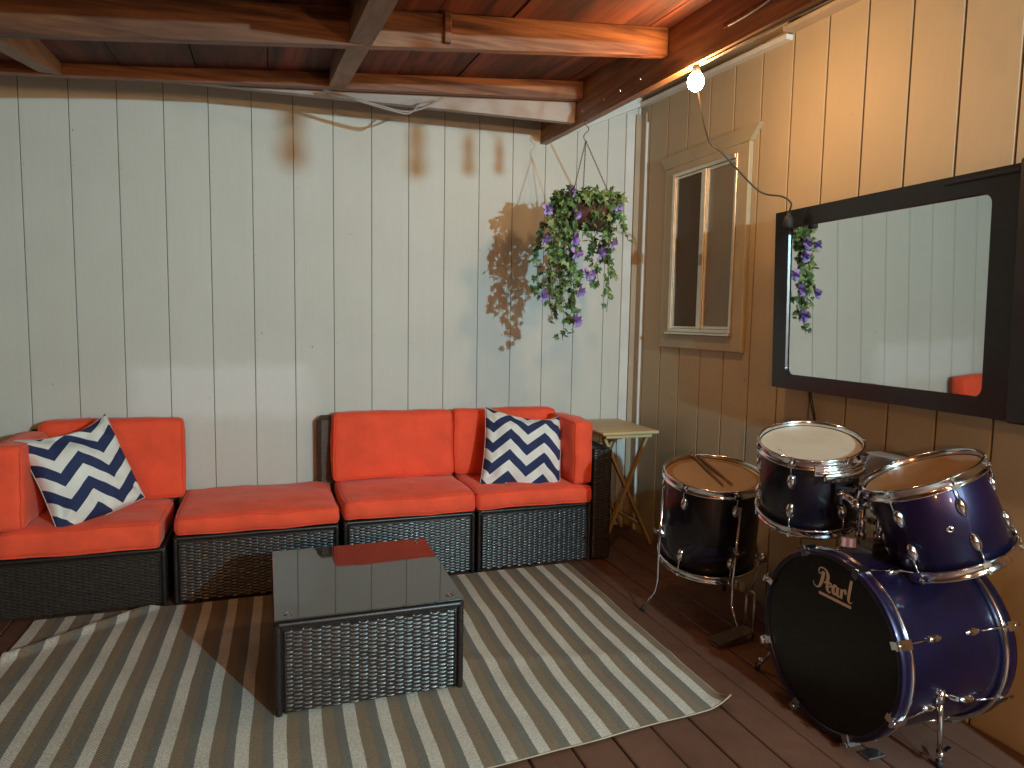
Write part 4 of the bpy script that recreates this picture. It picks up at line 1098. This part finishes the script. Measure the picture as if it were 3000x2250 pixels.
# crown mass on top of the basket
for _ in range(150):
    a = rnd.uniform(0, 2*pi); rr = rnd.uniform(.03, .170); x = bcx-.010+rr*1.08*cos(a); y = PY+rr*sin(a)*.85; z = bz_+rnd.uniform(-.05, .085)*(1-.35*rr/.19)
    leaf(leaves, Vector((x, y, z)), (rnd.uniform(-1, 1), rnd.uniform(-1.2, .4), rnd.uniform(-.1, 1)), (cos(a), sin(a), rnd.uniform(-.6, .8)), rnd.uniform(.028, .052))
vines.build('vines', 'vine', hp); leaves.build('foliage', 'leaf', hp, recalc=False)
FL = [[-.819,1.919], [-.925,1.84], [-.792,1.816], [-.673,1.831], [-.556,1.877], [-.934,1.694], [-.793,1.695], [-.779,1.629], [-.637,1.631], [-.575,1.684], [-.714,1.531], [-.757,1.444], [-.939,1.419], [-.777,1.3]]
def flower(c, s):
    mb = MB(); 
    for k in range(9):
        a = 2*pi*k/9*1.618*2; tilt = rnd.uniform(.2, 1.0); d = Vector((cos(a)*tilt, -.55, sin(a)*tilt)).normalized(); sd = d.orthogonal().normalized(); up = d.cross(sd)
        vs = []
        for i in range(4):
            t = i/3; w = s*.42*(sin(pi*(.18+.68*t)))
            for j in (-1, 0, 1):
                vs.append(c+d*(s*.8*t)+sd*(w*j)+up*(s*.16*abs(j)*t+rnd.uniform(-.05, .05)*s+s*.3*t*t))
        mb.add(vs, [(i*3+j, i*3+j+1, (i+1)*3+j+1, (i+1)*3+j) for i in range(3) for j in range(2)], True)
    return mb
for (x, z) in FL:
    flower(Vector((x+(.03 if x < -.9 else .012 if x < -.7 else 0), (-.69 if x < -.9 else -.765), z)), rnd.uniform(.036, .045)).build('flower', 'petal', hp, recalc=False)
for (x, y, z) in ((-.56, -.60, 1.78), (-.55, -.62, 1.70), (-.74, -.58, 1.62), (-.86, -.60, 1.72)):
    f_ = flower(Vector((x, y, z)), .033)
    for i_, v_ in enumerate(f_.v): f_.v[i_] = Vector((x+(-(v_.y-y)), y+(v_.x-x), v_.z))
    f_.build('flower', 'petal', hp, recalc=False)

# ------------------------------------------------------------------ string lights
LX, LY, LZ = -.648, -1.556, 2.212
st = thing('string_lights', (LX, LY, LZ+.05), 'black string lights on the edge beam with one bulb glowing, cord drooping to television', 'string lights')
cord = [(-.42,-5.28,1.93), (-.62,-4.6,2.02), (-.66,-3.9,2.10), (-.652,-3.2,2.20), (-.650,-2.4,2.235), (-.650,-1.70,2.262), (-.648,-1.556,2.268), (-.600,-1.50,2.20), (-.5,-1.437,2.042), (-.45,-1.464,1.986), (-.32,-1.479,1.875), (-.26,-1.494,1.834), (-.2,-1.535,1.819), (-.18,-1.564,1.79), (-.176,-1.552,1.76)]
m_ = MB(); m_.tube(spline(cord, 8), .0036, 8); m_.build('cord', 'cord', st)
m_ = MB(); m_.tube([(LX, LY, 2.275), (LX, LY, 2.245)], [.012, .016], 12); m_.build('socket', 'rubber', st)
BULB = 2600.
M['lit'] = emit('glowing_bulb_glass', (1.0, .56, .25), 560.0)
M['lit_far'] = emit('glowing_bulb_glass_dim', (1.0, .53, .22), 200.0)
M['lit_fill'] = emit('warm_fill_bulb', (1.0, .50, .19), 2700.0)
m_ = MB(); m_.ball((LX, LY, LZ), .031, 20, 14, (1, 1, 1.15)); bulb = m_.build('bulb', 'lit', st); bulb['label'] = 'glowing warm bulb'
m_ = MB(); m_.tube([(LX, -2.85, 2.25), (LX, -2.85, 2.20)], [.012, .016], 12); m_.build('socket', 'rubber', st)
m_ = MB(); m_.ball((LX, -2.85, 2.168), .028, 20, 14, (1, 1, 1.15)); m_.build('bulb', 'lit_far', st)
st2 = thing('string_lights', (-2.0, -5.5, 1.7), 'added cord with two warm fill bulbs, out of view behind the camera', 'string lights')  # unseen cord and bulbs added as warm fill light
m_ = MB(); m_.tube(spline([(-4.6, -5.3, 1.9), (-3.6, -5.4, 1.62), (-2.95, -5.4, 1.50), (-2.0, -5.45, 1.48), (-1.25, -5.4, 1.52), (-.66, -5.3, 2.0)], 8), .0036, 8); m_.build('cord', 'cord', st2)
for xx in (-2.95, -1.25):
    m_ = MB(); m_.tube([(xx, -5.4, 1.53), (xx, -5.4, 1.45)], [.012, .016], 12); m_.build('socket', 'rubber', st2)
    m_ = MB(); m_.ball((xx, -5.4, 1.42), .028, 20, 14, (1, 1, 1.15)); m_.build('bulb', 'lit_fill', st2)
def socket(x, y, z, s=1.0, bulb_=False, tip=(0,0,-1)):
    m_ = MB(); m_.lathe((x, y, z), (0,0,-1), [(.001, -.034*s), (.007*s, -.034*s), (.009*s, -.022*s), (.0175*s, -.012*s), (.0195*s, .0), (.0195*s, .028*s), (.016*s, .030*s), (.001, .030*s)], 20); o = m_.build('socket', 'rubber', st)
    if bulb_:
        m_ = MB(); m_.lathe((x, y, z-.030*s), (0,0,-1), [(.010*s, 0), (.014*s, .012*s), (.0225*s, .035*s), (.0225*s, .050*s), (.014*s, .066*s), (.001, .070*s)], 20); m_.build('bulb', 'bulb_glass', st)
socket(-.178, -1.552, 1.722, 1.0)
for (x, y, z) in ((-.709, -3.02, 1.995), (-.763, -3.25, 1.978), (-.829, -3.55, 1.960), (-.945, -3.9, 1.940)): 
    socket(x, y, z, .60 if y > -3.1 else .66 if y > -3.3 else .8, True)
m_ = MB(); m_.tube(spline([(-.652,-2.85,2.24), (-.700,-2.95,2.08), (-.709,-3.02,2.015), (-.74,-3.13,2.05), (-.763,-3.25,1.999), (-.80,-3.4,2.05), (-.829,-3.55,1.982), (-.885,-3.72,2.06), (-.945,-3.9,1.96), (-1.1, -4.5, 2.2)], 8), .0032, 6); m_.build('cord', 'cord', st)

# ------------------------------------------------------------------ camera, lights, world
cd = bpy.data.cameras.new('camera'); cam = bpy.data.objects.new('camera', cd); col.objects.link(cam); sc.camera = cam
f = Vector((0.3317843630987027, 0.938841021870716, -0.0921773944952764)); r = Vector((0.9432454420949207, -0.3316491103021753, 0.01723089095006675)); u = Vector((0.014393483607027507, 0.09266284740134599, 0.9955935035651493))
m3 = Matrix((r, u, -f)).transposed(); cam.matrix_world = Matrix.Translation((-2.20824611, -3.93127160, 1.3)) @ m3.to_4x4()
cd.sensor_width = 36; cd.lens = 36*2050.19/3000; cd.clip_end = 200; cd.clip_start = .05
def point(name, loc, e, c, rad):
    l = bpy.data.lights.new(name, 'POINT'); l.energy = e; l.color = c; l.shadow_soft_size = rad
    o = bpy.data.objects.new(name, l); o.location = loc; col.objects.link(o); return o
point('porch_lamp', (-.55, -5.28, 1.79), 465, (.58, 1.0, 1.15), .022)
w = bpy.data.worlds.new('World'); sc.world = w; w.use_nodes = True
bg = w.node_tree.nodes['Background']; bg.inputs['Color'].default_value = (1.0, .55, .30, 1); bg.inputs['Strength'].default_value = .06
sc.view_settings.view_transform = 'Standard'; sc.view_settings.look = 'None'; sc.view_settings.exposure = 0
sc.render.engine = 'CYCLES'; sc.cycles.use_denoising = True
sc.cycles.max_bounces = 8; sc.cycles.sample_clamp_indirect = 6
try: sc.cycles.denoiser = 'OPENIMAGEDENOISE'
except Exception: pass
